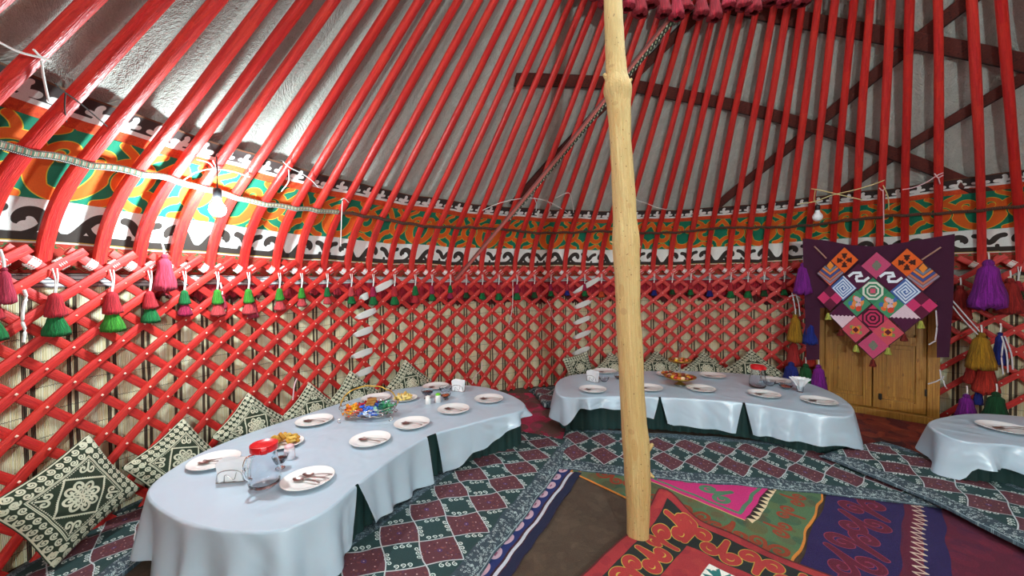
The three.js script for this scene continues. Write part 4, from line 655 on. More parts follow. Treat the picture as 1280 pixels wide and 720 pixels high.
// local coordinates on the door plane for a photo pixel
function doorPt(px, py, off = 0) { const d = ray(px, py), n = [Math.sin(DA0), Math.cos(DA0)], r = DRAD - off, t = (r + CX * n[0] + CZ * n[1]) / (d[0] * n[0] + d[2] * n[1]); const X = d[0] * t - CX, Z = d[2] * t - CZ; return [X * n[1] - Z * n[0], EYE + d[1] * t]; }

// ---------------------------------------------------------------- patchwork hanging over the door
const yarnTex = paint(128, 256, (x, w, h) => { x.fillStyle = '#cfcfcf'; x.fillRect(0, 0, w, h); const q = rng(150); for (let i = 0; i < 400; i++) { x.fillStyle = ['rgba(90,90,90,.30)', 'rgba(255,255,255,.35)'][i % 2]; x.fillRect(q() * w, q() * h, 1 + q() * 3, 20 + q() * 90); } });
const yarnMats = new Map();
const yarn = (c) => { if (!yarnMats.has(c)) yarnMats.set(c, std({ color: c, map: sized(yarnTex, 0.25, 1), bumpMap: sized(yarnTex, 0.25, 1), bumpScale: 0.003, roughness: 1 })); return yarnMats.get(c); };
function tuftGeo(r, h, seed, n = 22, flare = 1) {                    // a bell of yarn hanging from y = 0
  const m = 9; return grid(n, m, (i, j) => { const t = j / m, th = i / n * 2 * Math.PI, pr = (t < 0.12 ? 0.18 + 3.2 * t : 0.56 + 0.44 * smooth(0.1, 0.9, t) * flare) * (t > 0.99 ? 0.45 : 1), rg = 1 + 0.10 * Math.sin(th * n / 2) * t + 0.10 * noise3(Math.cos(th) * 1.6 + seed, Math.sin(th) * 1.6, t * 2); return V(Math.cos(th) * r * pr * rg, -h * Math.min(1, t * 1.06) * (1 + (t > 0.85 ? 0.05 * noise2(th * 3, seed) : 0)), Math.sin(th) * r * pr * rg); }, (i, j) => [i / n, 1 - j / m]);
}
{
  const atlas = paint(1024, 768, (x, W2, H2) => {                    // 4 x 3 motifs, each a diamond inscribed in its cell
    const S = 256, cell = (k, f) => { x.save(); x.translate((k % 4) * S, Math.floor(k / 4) * S); x.beginPath(); x.rect(0, 0, S, S); x.clip(); f(); x.restore(); };
    const full = (c) => { x.fillStyle = c; x.fillRect(0, 0, S, S); }, dia = (s, c) => { x.fillStyle = c; x.beginPath(); x.moveTo(128, 128 - s); x.lineTo(128 + s, 128); x.lineTo(128, 128 + s); x.lineTo(128 - s, 128); x.fill(); }, ring = (s, c) => { x.fillStyle = c; x.beginPath(); for (let i = 0; i < 8; i++) { const a = (i + 0.5) / 8 * 6.283; x.lineTo(128 + Math.cos(a) * s, 128 + Math.sin(a) * s); } x.fill(); };
    cell(0, () => { full('#d65a1c'); x.fillStyle = '#3a1712'; for (let i = 0; i < 4; i++) { x.save(); x.translate(128, 128); x.rotate(i * Math.PI / 2); x.beginPath(); x.moveTo(-4, -12); x.lineTo(4, -12); x.lineTo(26, -62); x.lineTo(-26, -62); x.fill(); for (const m of [-1, 1]) x.fillRect(m * 16 - 5, -34, 10, 8); x.restore(); } });
    cell(1, () => { full('#b8446a'); x.fillStyle = '#6a7060'; for (const [a, b] of [[0, 0], [-22, 0], [22, 0], [0, -30], [0, 30], [-12, -14], [12, -14], [-12, 14], [12, 14]]) x.fillRect(116 + a, 116 + b, 24, 24); });
    cell(2, () => { full('#3a2634'); const c = ['#6c7486', '#d87a3a', '#3a4a8a', '#b86a52', '#8a7a8a', '#d8604a']; for (let i = 0; i < 6; i++) { x.strokeStyle = c[i]; x.lineWidth = 17; x.beginPath(); x.moveTo(0, 14 + i * 26 - 10); x.lineTo(128, 128 + i * 26 - 20); x.lineTo(256, 14 + i * 26 - 10); x.stroke(); } x.fillStyle = '#d8802c'; x.beginPath(); x.moveTo(128, 20); x.lineTo(160, 60); x.lineTo(128, 100); x.lineTo(96, 60); x.fill(); });
    cell(3, () => { full('#4a1034'); x.strokeStyle = '#dce2ea'; x.lineWidth = 22; x.lineJoin = 'miter'; x.beginPath(); x.moveTo(44, 124); x.lineTo(84, 92); x.lineTo(140, 92); x.lineTo(150, 118); x.lineTo(112, 124); x.lineTo(112, 146); x.stroke(); x.beginPath(); x.moveTo(212, 132); x.lineTo(172, 164); x.lineTo(116, 164); x.lineTo(106, 138); x.stroke(); });
    cell(4, () => { full('#3c5c98'); x.strokeStyle = '#c8d4e4'; x.lineWidth = 12; x.beginPath(); let s = 106; const pt = [[0, -1], [1, 0], [0, 1], [-1, 0]]; for (let i = 0; i < 15; i++) { const p = pt[i % 4]; x.lineTo(128 + p[0] * s, 128 + p[1] * s); s -= 7; } x.stroke(); });
    cell(5, () => { full('#2f7a58'); ring(84, '#cfd0c2'); ring(66, '#2f7a58'); ring(50, '#cfd0c2'); ring(36, '#3a6a50'); x.fillStyle = '#c8506a'; x.fillRect(108, 108, 40, 40); });
    cell(6, () => { full('#c03062'); x.fillStyle = '#5a1230'; x.beginPath(); x.moveTo(128, 128); x.lineTo(64, 64); x.lineTo(128, 0); x.lineTo(192, 64); x.fill(); x.beginPath(); x.moveTo(128, 128); x.lineTo(64, 192); x.lineTo(128, 256); x.lineTo(192, 192); x.fill(); });
    cell(7, () => { full('#3f8660'); const q = rng(9), c = ['#d8602c', '#c9a8b0', '#3c6aa8', '#c8402c', '#d88a4a']; for (let i = 0; i < 14; i++) { x.fillStyle = c[i % 5]; x.beginPath(); x.ellipse(70 + q() * 116, 80 + q() * 96, 16 + q() * 12, 12 + q() * 12, q() * 3, 0, 7); x.fill(); } });
    cell(8, () => { full('#4a1034'); x.fillStyle = '#d3b9c4'; x.beginPath(); x.moveTo(0, 128); for (let i = 0; i <= 16; i++) x.lineTo(i * 16, 126 + (i % 2) * 12); x.lineTo(256, 256); x.lineTo(0, 256); x.fill(); });
    cell(9, () => { full('#b83058'); ring(88, '#3a0f22'); ring(74, '#b83058'); ring(58, '#3a0f22'); ring(44, '#b83058'); ring(26, '#3a0f22'); ring(12, '#b83058'); });
    cell(10, () => { full('#c04a5a'); x.fillStyle = '#7c8a4a'; for (const [a, b] of [[-34, -24], [34, 24], [-30, 26], [30, -26]]) x.fillRect(114 + a, 114 + b, 30, 28); x.fillStyle = '#d8802c'; x.fillRect(98, 98, 60, 60); dia(26, '#5a1624'); });
    cell(11, () => { full('#4a1034'); x.fillStyle = '#d3b9c4'; x.beginPath(); x.moveTo(0, 128); for (let i = 0; i <= 16; i++) x.lineTo(i * 16, 126 + (i % 2) * 12); x.lineTo(256, 0); x.lineTo(0, 0); x.fill(); });
    x.strokeStyle = '#3a1424'; x.lineWidth = 13; for (let k = 0; k < 12; k++) { const ox = (k % 4) * S, oy = Math.floor(k / 4) * S; x.beginPath(); x.moveTo(ox + 128, oy + 4); x.lineTo(ox + 252, oy + 128); x.lineTo(ox + 128, oy + 252); x.lineTo(ox + 4, oy + 128); x.closePath(); x.stroke(); }
    grain(x, W2, H2, 0.25, 151);
  }, { repeat: false });
  const pm = std({ map: atlas, bumpMap: sized(fuzz, 0.3, 0.3), bumpScale: 0.002, roughness: 0.95 }), velvet = std({ color: '#3f0f2e', roughness: 0.95, bumpMap: sized(fuzz, 0.14, 0.14), bumpScale: 0.004 }), vedge = std({ color: '#4a2030', roughness: 1 });
  const H = thing('door_hanging', 'maroon velvet hanging with patchwork diamonds over the wooden door', 'wall hanging'); onWall(H, DA0, DRAD, 0);
  const OFF = 0.30;                                                  // it hangs clear of the frame, from the poles above
  const P = (x, y) => doorPt(x, y, OFF), top = [[1003, 298], [1030, 300], [1062, 306], [1095, 308], [1130, 303], [1165, 297], [1194, 292]], sheet = (f, nx, ny) => grid(nx, ny, (i, j) => { const [lx, ly] = f(i / nx, j / ny); return V(lx, ly, OFF - 0.012 + 0.008 * Math.sin(lx * 19) * (0.3 + j / ny) + 0.004 * noise2(lx * 9, ly * 9)); }, (i, j) => f(i / nx, j / ny));
  const along2 = (pts, t) => { const f = t * (pts.length - 1), k = Math.min(pts.length - 2, Math.floor(f)); return [lerp(pts[k][0], pts[k + 1][0], f - k), lerp(pts[k][1], pts[k + 1][1], f - k)]; };
  const band = sheet((u, v) => { const a = along2(top, u), b = [lerp(1006, 1192, u), lerp(386, 376, u)]; return P(lerp(a[0], b[0], v), lerp(a[1], b[1], v)); }, 40, 12);
  const flap = (x0, x1, y0, x2, x3, y1) => sheet((u, v) => P(lerp(lerp(x0, x1, u), lerp(x2, x3, u), v), lerp(y0, y1, v)), 6, 12);
  mesh('velvet_panel', merged([band, flap(1006, 1025, 384, 1008, 1024, 450), flap(1171, 1192, 374, 1171, 1187, 447)]), velvet, H);
  const bars = [[1018, 308, 1033, 323], [1149, 327, 1176, 309]].map(([a, b, c, d]) => { const p = P(a, b), q = P(c, d); return cordGeo([V(p[0], p[1], OFF + 0.002), V(q[0], q[1], OFF + 0.01)], 0.007); }); for (const g of bars) mesh('hanging_cord', g, std({ color: '#a88070', roughness: 0.9 }), H);
  const rows = [[[320, 150, 0], [490, 178, 1], [650, 162, 0]], [[245, 218, 2], [395, 238, 3], [565, 240, 3], [735, 236, 2]], [[313, 297, 4], [470, 312, 5], [643, 316, 4]], [[245, 348, 6], [385, 378, 7], [553, 385, 7], [725, 388, 6]], [[310, 440, 8], [470, 456, 9], [640, 452, 11]], [[380, 517, 10], [550, 530, 10]], [[472, 600, 1]]];
  for (const row of rows) for (const [zx, zy, k] of row) {
    const [lx, ly] = P(980 + zx / 4.237, 290 + zy / 4.237), hw = (zx > 560 || zx < 420 ? 0.115 : 0.122), hh = 0.145, th = 0.008, c = [k % 4, Math.floor(k / 4)], uvc = (a, b) => [(c[0] + a) / 4, 1 - (c[1] + 1 - b) / 3];
    const cs = [[0, hh, 0.5, 0.985], [hw, 0, 0.985, 0.5], [0, -hh, 0.5, 0.015], [-hw, 0, 0.015, 0.5]], pos = [], uv = []; const put = (i, z, ctr) => { if (ctr) { pos.push(0, 0, z); uv.push(...uvc(0.5, 0.5)); } else { pos.push(cs[i % 4][0], cs[i % 4][1], z); uv.push(...uvc(cs[i % 4][2], cs[i % 4][3])); } };
    for (let i = 0; i < 4; i++) { put(0, th, 1); put(i + 1, th * 0.6); put(i, th * 0.6); put(i, th * 0.6); put(i + 1, th * 0.6); put(i, -th); put(i + 1, th * 0.6); put(i + 1, -th); put(i, -th); }
    const g = new THREE.BufferGeometry(); g.setAttribute('position', new THREE.Float32BufferAttribute(pos, 3)); g.setAttribute('uv', new THREE.Float32BufferAttribute(uv, 2)); g.computeVertexNormals();
    const m = mesh('patch', g, pm, H); m.position.set(lx, ly, OFF + 0.010);
  }
  for (const [x, y, c] of [[1035, 391, '#d8dc62'], [1151, 401, '#d8dc62'], [1070, 431, '#d8dc62'], [1110, 434, '#d8dc62'], [1051, 411, '#8a2418'], [1130, 417, '#8a2418'], [1091, 449, '#8a2418']]) { const [lx, ly] = P(x, y); const m = mesh('small_tassel', tuftGeo(0.026, 0.075, x, 12, 1.3), yarn(c), H, c === '#d8dc62' ? 'small lemon yellow tassel' : 'small dark red tassel'); m.position.set(lx, ly, OFF + 0.01); }
}

// ---------------------------------------------------------------- large wool tassels on both sides of the door
function bigTassel(px, y0, y1, wpx, color, label, r = 3.72, group) {
  const [a] = cyl(px, (y0 + y1) / 2, r), P0 = PO(a, r, 0), Z = -P0.z, th = Math.atan2(P0.x, Z), H0 = EYE + ray(px, y0)[1] * Z / ray(px, y0)[2], H1 = EYE + ray(px, y1)[1] * Z / ray(px, y1)[2];
  const t = thing('wool_tassel', label, 'tassel', PO(a, r, H0), -a, group), w = wpx * Z / F * Math.cos(th);
  mesh('tuft', tuftGeo(w / 2 * 1.05, H0 - H1, px, 30, 1), yarn(color), t); mesh('knot', moved(new THREE.SphereGeometry(w * 0.17, 12, 8), 0, 0.004, 0), yarn(color), t); mesh('loop', cordGeo([V(0, 0.0, 0), V(0.004, 0.05, -0.01), V(0, 0.10, -0.02)], 0.006, 6), cordWhite, t);
  return t;
}
bigTassel(1004, 332, 368, 25, '#8a1f96', 'bright purple wool tassel at the edge of the maroon hanging', 3.45);
bigTassel(994, 396, 428, 21, '#b07d12', 'mustard yellow wool tassel by the door post beside a blue one', 3.5);
bigTassel(1013, 398, 431, 20, '#1d2f8f', 'royal blue wool tassel next to the mustard one by the door post', 3.45);
bigTassel(989, 456, 483, 26, '#22308a', 'blue wool tassel at the table corner beside a green one', 3.5);
bigTassel(1007, 458, 486, 25, '#14582c', 'green wool tassel between a blue and a purple one', 3.46);
bigTassel(1023, 459, 490, 24, '#8a1f96', 'purple wool tassel hanging low against the door frame', 3.42);
bigTassel(1235, 330, 386, 50, '#8e1f98', 'largest purple wool tassel, above the mustard one beyond the door', 3.62);
bigTassel(1226, 420, 462, 40, '#b07d12', 'large mustard wool tassel below the largest purple one', 3.60);
bigTassel(1250, 418, 456, 22, '#24308c', 'blue wool tassel behind the large mustard one', 3.68);
bigTassel(1208, 496, 530, 32, '#8a1f96', 'purple wool tassel low behind the small table', 3.6);
bigTassel(1245, 494, 530, 38, '#12502a', 'dark green wool tassel low behind the small table', 3.6);
bigTassel(1223, 486, 506, 14, '#24308c', 'small blue wool tassel between low purple and green ones', 3.66);
bigTassel(1266, 366, 392, 24, '#1d5a2a', 'dark green wool tassel near the largest purple one', 3.75);
bigTassel(1012, 428, 458, 16, '#c23026', 'red wool tassel between blue ones by the door', 3.52);
bigTassel(992, 428, 458, 18, '#b82a28', 'red wool tassel under the mustard one by the door', 3.56);
bigTassel(1232, 456, 492, 36, '#c4301f', 'red wool tassel under the large mustard one', 3.68);
bigTassel(1216, 452, 480, 26, '#b82a20', 'smaller red wool tassel beside the large red one', 3.72);
bigTassel(1262, 352, 392, 40, '#a8241e', 'red wool tassel behind the dark green one beyond the door', 3.76);
bigTassel(1200, 360, 400, 30, '#a8241e', 'red wool tassel beside the maroon hanging edge', 3.78);
{ // bundles of silvery cords
  const cords = (name, list, label) => { const [a] = cyl(list[0][0][0], list[0][0][1], 3.62), o = PO(a, 3.62, 1.2); const t = thing(name, label, 'cords', o); for (const pts of list) mesh('cord', cordGeo(pts.map(([x, y, r]) => { const [aa, h] = cyl(x, y, r ?? 3.55); return PO(aa, r ?? 3.55, h).sub(o); }), 0.006, 10, 5), std({ color: '#c3bcc0', roughness: 0.5 }), t); };
  cords('cord_bundle', [[[990, 366], [993, 380], [995, 397]], [[994, 365], [998, 378], [1000, 395]], [[986, 371], [993, 369], [1000, 372]]], 'bundle of silvery cords knotted above the mustard and blue tassels');
  cords('cord_bundle', [[[1252, 420], [1258, 440], [1260, 466]], [[1256, 420], [1264, 442], [1266, 462]], [[1254, 428], [1252, 446], [1254, 468]]], 'silvery cords hanging beside the blue tassel behind mustard wool');
  cords('cord_bundle', [[[1189, 374, 3.5], [1205, 392, 3.5], [1224, 414, 3.55]], [[1187, 378, 3.5], [1203, 398, 3.5], [1222, 418, 3.55]]], 'pair of silvery cords slanting from the maroon hanging to mustard wool');
  cords('knotted_cord', [[[1160, 480, 3.3], [1170, 477, 3.3], [1177, 474, 3.3], [1182, 484, 3.3]], [[1175, 462, 3.3], [1177, 474, 3.3], [1180, 470, 3.3]]], 'white cord knotted at the door frame');
  cords('knotted_cord', [[[1161, 431, 3.3], [1166, 428, 3.3], [1170, 426, 3.3]], [[1170, 388, 3.3], [1171, 410, 3.3], [1169, 425, 3.3]]], 'white cord hanging down beside the door hanging edge');
}

// ---------------------------------------------------------------- small tassels under the lattice tips
{
  const string = cordGeo([V(0, 0, 0), V(0.004, -0.07, 0.012), V(0, -0.14, 0.008)], 0.0036, 8, 5), string2 = cordGeo([V(0.018, 0.0, 0), V(0.012, -0.06, 0.014), V(0.004, -0.135, 0.010)], 0.0036, 8, 5), strings = merged([string, string2]);
  const tuftA = tuftGeo(0.036, 0.105, 3, 16, 1), tuftB = tuftGeo(0.040, 0.10, 8, 16, 1.25);
  const C = { R: '#d02c38', G: '#0f7a3c', M: '#b81c50', L: '#3f9a2a', B: '#1c2488', D: '#1c4a20', O: '#e0501c', F: '#e04a50' };
  const N = { R: 'red', G: 'green', M: 'magenta', L: 'light green', B: 'blue', D: 'dark green', O: 'orange', F: 'coral red' };
  const list = { '-2': 'RG', '-1': 'RG', 0: 'RG', 1: 'RL', 2: 'RG', 3: 'GM', 4: 'LF', 5: 'LF', 6: 'LF', 7: 'LF', 8: 'GF', 9: 'FG', 10: 'MG', 11: 'RG', 12: 'GR', 13: 'MG', 14: 'GM', 15: 'RD', 16: 'RG', 17: 'RG', 18: 'MG', 19: 'RD', 20: 'MG', 21: 'RB', 22: 'MG', 23: 'RO', 24: 'RG', 25: 'RG', 26: 'RB', 27: 'RD', 28: 'RG', 29: 'RB', 30: 'RG', 31: 'RG', 32: 'RD', 33: 'RG', 41: 'RD' };
  const scale = { 0: 1.25, 1: 1.3, 2: 1.12, '-1': 1.2, '-2': 1.2 };
  for (const [k, cc] of Object.entries(list)) {
    const t = thing('lattice_tassel', `${N[cc[0]]} over ${N[cc[1]]} wool tassel ${placeOf(+k).replace('behind', 'under the lattice tip behind').replace(' on the side', '')}`, 'tassel', null, 0, `${N[cc[0]]} over ${N[cc[1]]} tassels on the lattice`); onWall(t, poleAt(+k) + 0.004 * Math.sin(+k * 7), R - 0.088, TOP - 0.01);
    mesh('string', strings, cordWhite, t, 'pale hanging strings'); const s = scale[k] ?? (1 + 0.12 * Math.sin(+k * 5.3));
    const a = mesh('upper_tuft', tuftA, yarn(C[cc[0]]), t); a.position.set(0.003, -0.13, 0.008); a.scale.setScalar(s); const b = mesh('lower_tuft', tuftB, yarn(C[cc[1]]), t); b.position.set(0.003, -0.13 - 0.085 * s, 0.008); b.scale.setScalar(s);
  }
  for (const [px, py, w, lab] of [[206, 322, 30, 'loose pink wool tuft among the lattice tips by the bulb'], [6, 338, 30, 'loose pink wool tuft on the lattice beside red and green tassels'], [316, 378, 14, 'small pink wool tuft behind the lattice under the bulb'], [278, 370, 12, 'small coral wool tuft behind the lattice below the bulb']]) bigTassel(px, py, py + w * 1.4, w, '#cf3a56', lab, w > 20 ? 3.86 : 3.9);
}

// ---------------------------------------------------------------- white lashings where lattice panels meet
{
  const ribbon = std({ color: '#d2cec9', roughness: 0.85, bumpMap: sized(weave, 0.03, 0.03), bumpScale: 0.001 });
  const lash = (segs, label) => { const [a0, h0] = cyl(segs[0][0], segs[0][1], R), o = PO(a0, R, h0), t = thing('white_lashing', label, 'lashing', o);
    for (const [x0, y0, x1, y1] of segs) { const pt = (x, y, r) => { const [a, h] = cyl(x, y, r); return PO(a, r, h).sub(o); }, mx = (x0 + x1) / 2, my = (y0 + y1) / 2, dx = (x1 - x0) * 0.16, dy = (y1 - y0) * 0.16;
      const c = curve([pt(x0 - dx, y0 - dy, R - 0.03), pt(x0, y0, R - 0.078), pt(mx, my, R - 0.092), pt(x1, y1, R - 0.078), pt(x1 + dx, y1 + dy, R - 0.03)], 14); mesh('wrap', sweep(c.map((p, i) => { const d = c[Math.min(14, i + 1)].clone().sub(c[Math.max(0, i - 1)]).normalize(), wp = p.clone().add(o), n = V(CX - wp.x, 0, -CZ - wp.z).normalize(), x = V().crossVectors(d, n).normalize(), k = i / 14; return { p, x, y: n, w: 0.072 * (0.35 + 0.65 * Math.sin(Math.PI * clamp(k, 0.06, 0.94))), h: 0.006 }; }), RECT(0.3)), ribbon, t); } };
  lash([[465, 365, 489, 353], [452, 373, 460, 369], [447, 397, 469, 388], [444, 419, 465, 411], [442, 446, 464, 438], [446, 469, 465, 461]], 'white ribbon lashing tied down the lattice behind the candy basket');
  lash([[721, 364, 749, 348], [720, 384, 737, 377], [719, 404, 736, 397], [719, 422, 736, 415], [718, 442, 735, 435]], 'white ribbon lashing tied down the lattice near the wooden post');
}
// ---------------------------------------------------------------- rope slanting up to the crown
{
  const [a0, h0] = cyl(569, 350, R - 0.10), A = PO(a0, R - 0.10, h0), B = cone(866, -12, -0.09), o = A.clone(), d = B.clone().sub(A);
  const t = thing('slanting_rope', 'pinkish woven band with a braided rope slanting up to the crown', 'rope', o), pts = (off, k0 = 0, k1 = 1) => Array.from({ length: 30 }, (_, i) => { const k = lerp(k0, k1, i / 29), p = d.clone().multiplyScalar(k); p.y -= 0.10 * k * (1 - k) - off[1]; p.x += off[0]; p.z += off[2] ?? 0; return p; });
  const bandTex = paint(64, 128, (x, w, h) => { x.fillStyle = '#a8564e'; x.fillRect(0, 0, w, h); x.fillStyle = '#d6b8a4'; x.fillRect(0, 0, w * 0.3, h); x.fillStyle = '#6c3a38'; x.fillRect(w * 0.72, 0, w * 0.28, h); for (let i = 0; i < 8; i++) { x.fillStyle = 'rgba(90,50,46,.4)'; x.fillRect(0, i * 16, w, 4); } grain(x, w, h, 0.2, 171); });
  mesh('woven_band', sweep(pathFrames(pts([0, 0]), 0.042, 0.012, V(0.3, 0.2, 1)), RECT(0.3)), std({ map: sized(bandTex, 0.108, 0.08), roughness: 0.9 }), t);
  const br = paint(64, 64, (x, w, h) => { x.fillStyle = '#24261c'; x.fillRect(0, 0, w, h); for (let i = 0; i < 4; i++) { x.fillStyle = ['#cfccb4', '#8c9270'][i % 2]; x.save(); x.translate(i * 16 + 8, (i % 2) * 32 + 16); x.rotate(0.7); x.fillRect(-5, -11, 9, 22); x.restore(); } grain(x, w, h, 0.2, 172); });
  const ropeM = std({ map: sized(br, 0.055, 0.05), roughness: 0.9 });
  mesh('braided_rope', sweep(pathFrames(pts([0.030, -0.012, 0.012], 0.30, 1), (k) => lerp(0.016, 0.040, k), (k) => lerp(0.016, 0.034, k), V(0.3, 0.2, 1)), ROUND(8)), ropeM, t, 'black and white braided rope');
}
// ---------------------------------------------------------------- thin cords tied between the poles
{
  const mats = { w: cordWhite, y: std({ color: '#d8c98e', roughness: 0.9 }), k: std({ color: '#2a2420', roughness: 0.9 }), p: std({ color: '#e0b8bc', roughness: 0.9 }) };
  const tie = (mat, r, label, ...lines) => { const p0 = cone(lines[0][0][0], lines[0][0][1], -0.05), t = thing('tied_cord', label, 'cord', p0); for (const l of lines) mesh('strand', cordGeo(l.map(([x, y, off]) => cone(x, y, off ?? -0.042).sub(p0)), r, 18, 5), mats[mat], t); };
  tie('w', 0.0045, 'thick white cord knotted round a roof pole near the strap\'s end', [[-6, 50], [22, 64], [44, 70], [54, 72], [64, 76]], [[42, 62], [50, 70], [62, 77]], [[52, 76], [54, 92], [57, 108], [61, 126]]);
  tie('k', 0.003, 'thin black cord strung between roof poles above the woven strap', [[68, 103, -0.04], [74, 110], [82, 116], [100, 129], [134, 158]], [[82, 116], [81, 132], [83, 152, 0]]);
  tie('w', 0.004, 'white string looped from pole to pole beside the lit bulb', [[228, 226, -0.02], [246, 215], [265, 211], [290, 214], [312, 221]], [[266, 200], [270, 212], [262, 216]], [[246, 199], [262, 204], [268, 213]]);
  tie('w', 0.004, 'white string tied across poles with a loose curl near the bulb', [[354, 202], [362, 209], [376, 216], [388, 224], [398, 234]], [[361, 212], [361, 226], [352, 239, 0.0]]);
  tie('w', 0.004, 'white string hanging straight down from a pole above the hook frieze', [[426, 250], [430, 248], [436, 253]], [[428, 251], [427, 272, -0.10], [426, 308, -0.22]]);
  tie('w', 0.004, 'white string strung across several poles above the slanting rope', [[603, 263], [624, 254], [645, 249], [668, 248], [690, 254], [712, 268, 0.01]], [[668, 247], [671, 257], [670, 264]], [[684, 251], [688, 256], [686, 264]], [[694, 248], [704, 243], [711, 241], [716, 256], [717, 266]]);
  tie('w', 0.004, 'white string tied on poles beside the wooden post', [[792, 246], [796, 250], [808, 254], [820, 259], [833, 262]], [[795, 250], [794, 262], [793, 276]]);
  tie('y', 0.005, 'cream cord tied across poles above the maroon door hanging', [[998, 255], [1018, 252], [1040, 244], [1070, 237], [1096, 229], [1106, 225]], [[1014, 236], [1021, 237], [1048, 243], [1078, 250]], [[1104, 232], [1110, 246], [1111, 262]], [[1019, 238], [1018, 251], [1022, 256]]);
  tie('p', 0.005, 'white cord with a knotted end hanging above the door hanging', [[1128, 237], [1140, 235], [1158, 228], [1172, 219], [1179, 216]], [[1168, 217], [1173, 222], [1179, 219]], [[1173, 222], [1175, 230]], [[1099, 235], [1103, 238], [1107, 235]], [[1104, 238], [1104.5, 262, -0.1], [1105, 294, -0.2]]);
  const wallCord = (mat, r, label, pts) => { const [a, h] = cyl(pts[0][0], pts[0][1], R - 0.1), o = PO(a, R - 0.1, h), t = thing('hanging_string', label, 'string', o); mesh('strand', cordGeo(pts.map(([x, y]) => { const [aa, hh] = cyl(x, y, R - 0.1); return PO(aa, R - 0.1, hh).sub(o); }), r, 16, 5), mats[mat], t); };
  wallCord('w', 0.005, 'long white string hanging over the lattice past green tassels', [[641, 350], [641, 372], [640, 388], [636, 406]]);
  wallCord('p', 0.005, 'pinkish string dangling over the lattice under a green tassel', [[684, 376], [688, 384], [690, 394], [694, 402]]);
  wallCord('w', 0.007, 'thick white string hanging behind a lattice lath near red tassels', [[30, 362], [33, 372], [30, 380], [28, 402], [31, 412], [29, 428]]);
  wallCord('p', 0.005, 'pale string knotted on the lattice behind the napkins', [[603, 452], [601, 462], [594, 470], [590, 480]]);
  wallCord('p', 0.006, 'white string tied on the lattice between wall pillows', [[371, 473], [368, 482], [366, 500]]);
}
// ---------------------------------------------------------------- unlit bulb
{
  const p = cone(1022, 262, -0.10), b = thing('light_bulb', 'unlit white light bulb hanging above the door hanging', 'light bulb', p);
  mesh('globe', bulbGeo(), phys({ color: '#e6e8ea', roughness: 0.35 }), b); mesh('socket', lathe([[0, 0.05], [0.019, 0.05], [0.023, 0.035], [0.023, -0.008], [0, -0.008]], 18), blackPlastic, b); mesh('wire', cordGeo([V(0, 0.045, 0), V(-0.01, 0.09, -0.02), V(-0.02, 0.13, -0.06)], 0.004, 8), blackPlastic, b);
}
// ---------------------------------------------------------------- crown ring with its bars and red tassels
{
  const H = KNEE_H + (KNEE_R - RING_R) * SLOPE + 0.03, c = thing('crown_ring', 'red wooden crown ring with bent bars closing the roof top', 'crown', W(CX, H, CZ));
  const ring = []; for (let i = 0; i <= 96; i++) { const a = i / 96 * 2 * Math.PI; ring.push({ p: V(RING_R * Math.sin(a), 0, -RING_R * Math.cos(a)), x: V(Math.sin(a), 0, -Math.cos(a)), y: V(0, 1, 0), w: 0.09, h: 0.12 }); } mesh('ring', sweep(ring, RECT(0.3), { caps: false, crease: 0.6 }), redWood, c);
  for (const [dx, dz, ox, oz] of [[1, 0, 0, -0.32], [1, 0, 0, 0], [1, 0, 0, 0.32], [0, 1, -0.32, 0], [0, 1, 0, 0], [0, 1, 0.32, 0]]) { const half = Math.sqrt(RING_R ** 2 - Math.max(Math.abs(ox), Math.abs(oz)) ** 2), pts = []; for (let i = 0; i <= 20; i++) { const t = i / 10 - 1; pts.push(V(ox + dx * half * t, 0.42 * (1 - t * t) + (dz ? 0.05 : 0), oz + dz * half * t)); } mesh('bent_bar', sweep(pathFrames(pts, 0.05, 0.045), RECT(0.3), { crease: 0.6 }), redWood, c); }
  const tg = [0, 1, 2].map((k) => tuftGeo(0.058, 0.125 + 0.035 * k, k + 30, 18, 1.05)), q = rng(180);
  for (let i = 0; i < 34; i++) { const a = (-32 + i * 3.4 + q() * 1.2) * D2R, t = thing('crown_tassel', 'dark red wool tassel hanging from the crown ring', 'tassel', null, 0, 'red tassels round the crown ring'); onWall(t, a, RING_R - 0.03 - q() * 0.06, H - 0.05); mesh('tuft', tg[i % 3], yarn(i % 4 ? '#9c1426' : '#b01a34'), t); }
}

// ---------------------------------------------------------------- tableware
const TT = TH + 0.0085;                                              // top of the cloth
const china = phys({ color: '#ecebe8', roughness: 0.18, clearcoat: 0.5, clearcoatRoughness: 0.1 }), steel = std({ color: '#a9a4a2', metalness: 1, roughness: 0.28 }), gold = std({ color: '#c9a248', metalness: 0.9, roughness: 0.35 }), chrome = std({ color: '#c8c4be', metalness: 1, roughness: 0.2 });
const glass = phys({ color: '#f4fbff', roughness: 0.03, transmission: 1, thickness: 0.004, ior: 1.45 }), paper = std({ color: '#f0f0f2', roughness: 0.9 });
const at = (px, py) => { const [x, z] = fl(px, py, TT); return W(x, TT, z); };
const plateGeo = lathe([[0, 0.004], [0.055, 0.004], [0.070, 0.000], [0.078, 0.001], [0.095, 0.010], [0.133, 0.021], [0.1355, 0.0235], [0.133, 0.0245], [0.098, 0.0145], [0.080, 0.0075], [0, 0.0072]], 48);
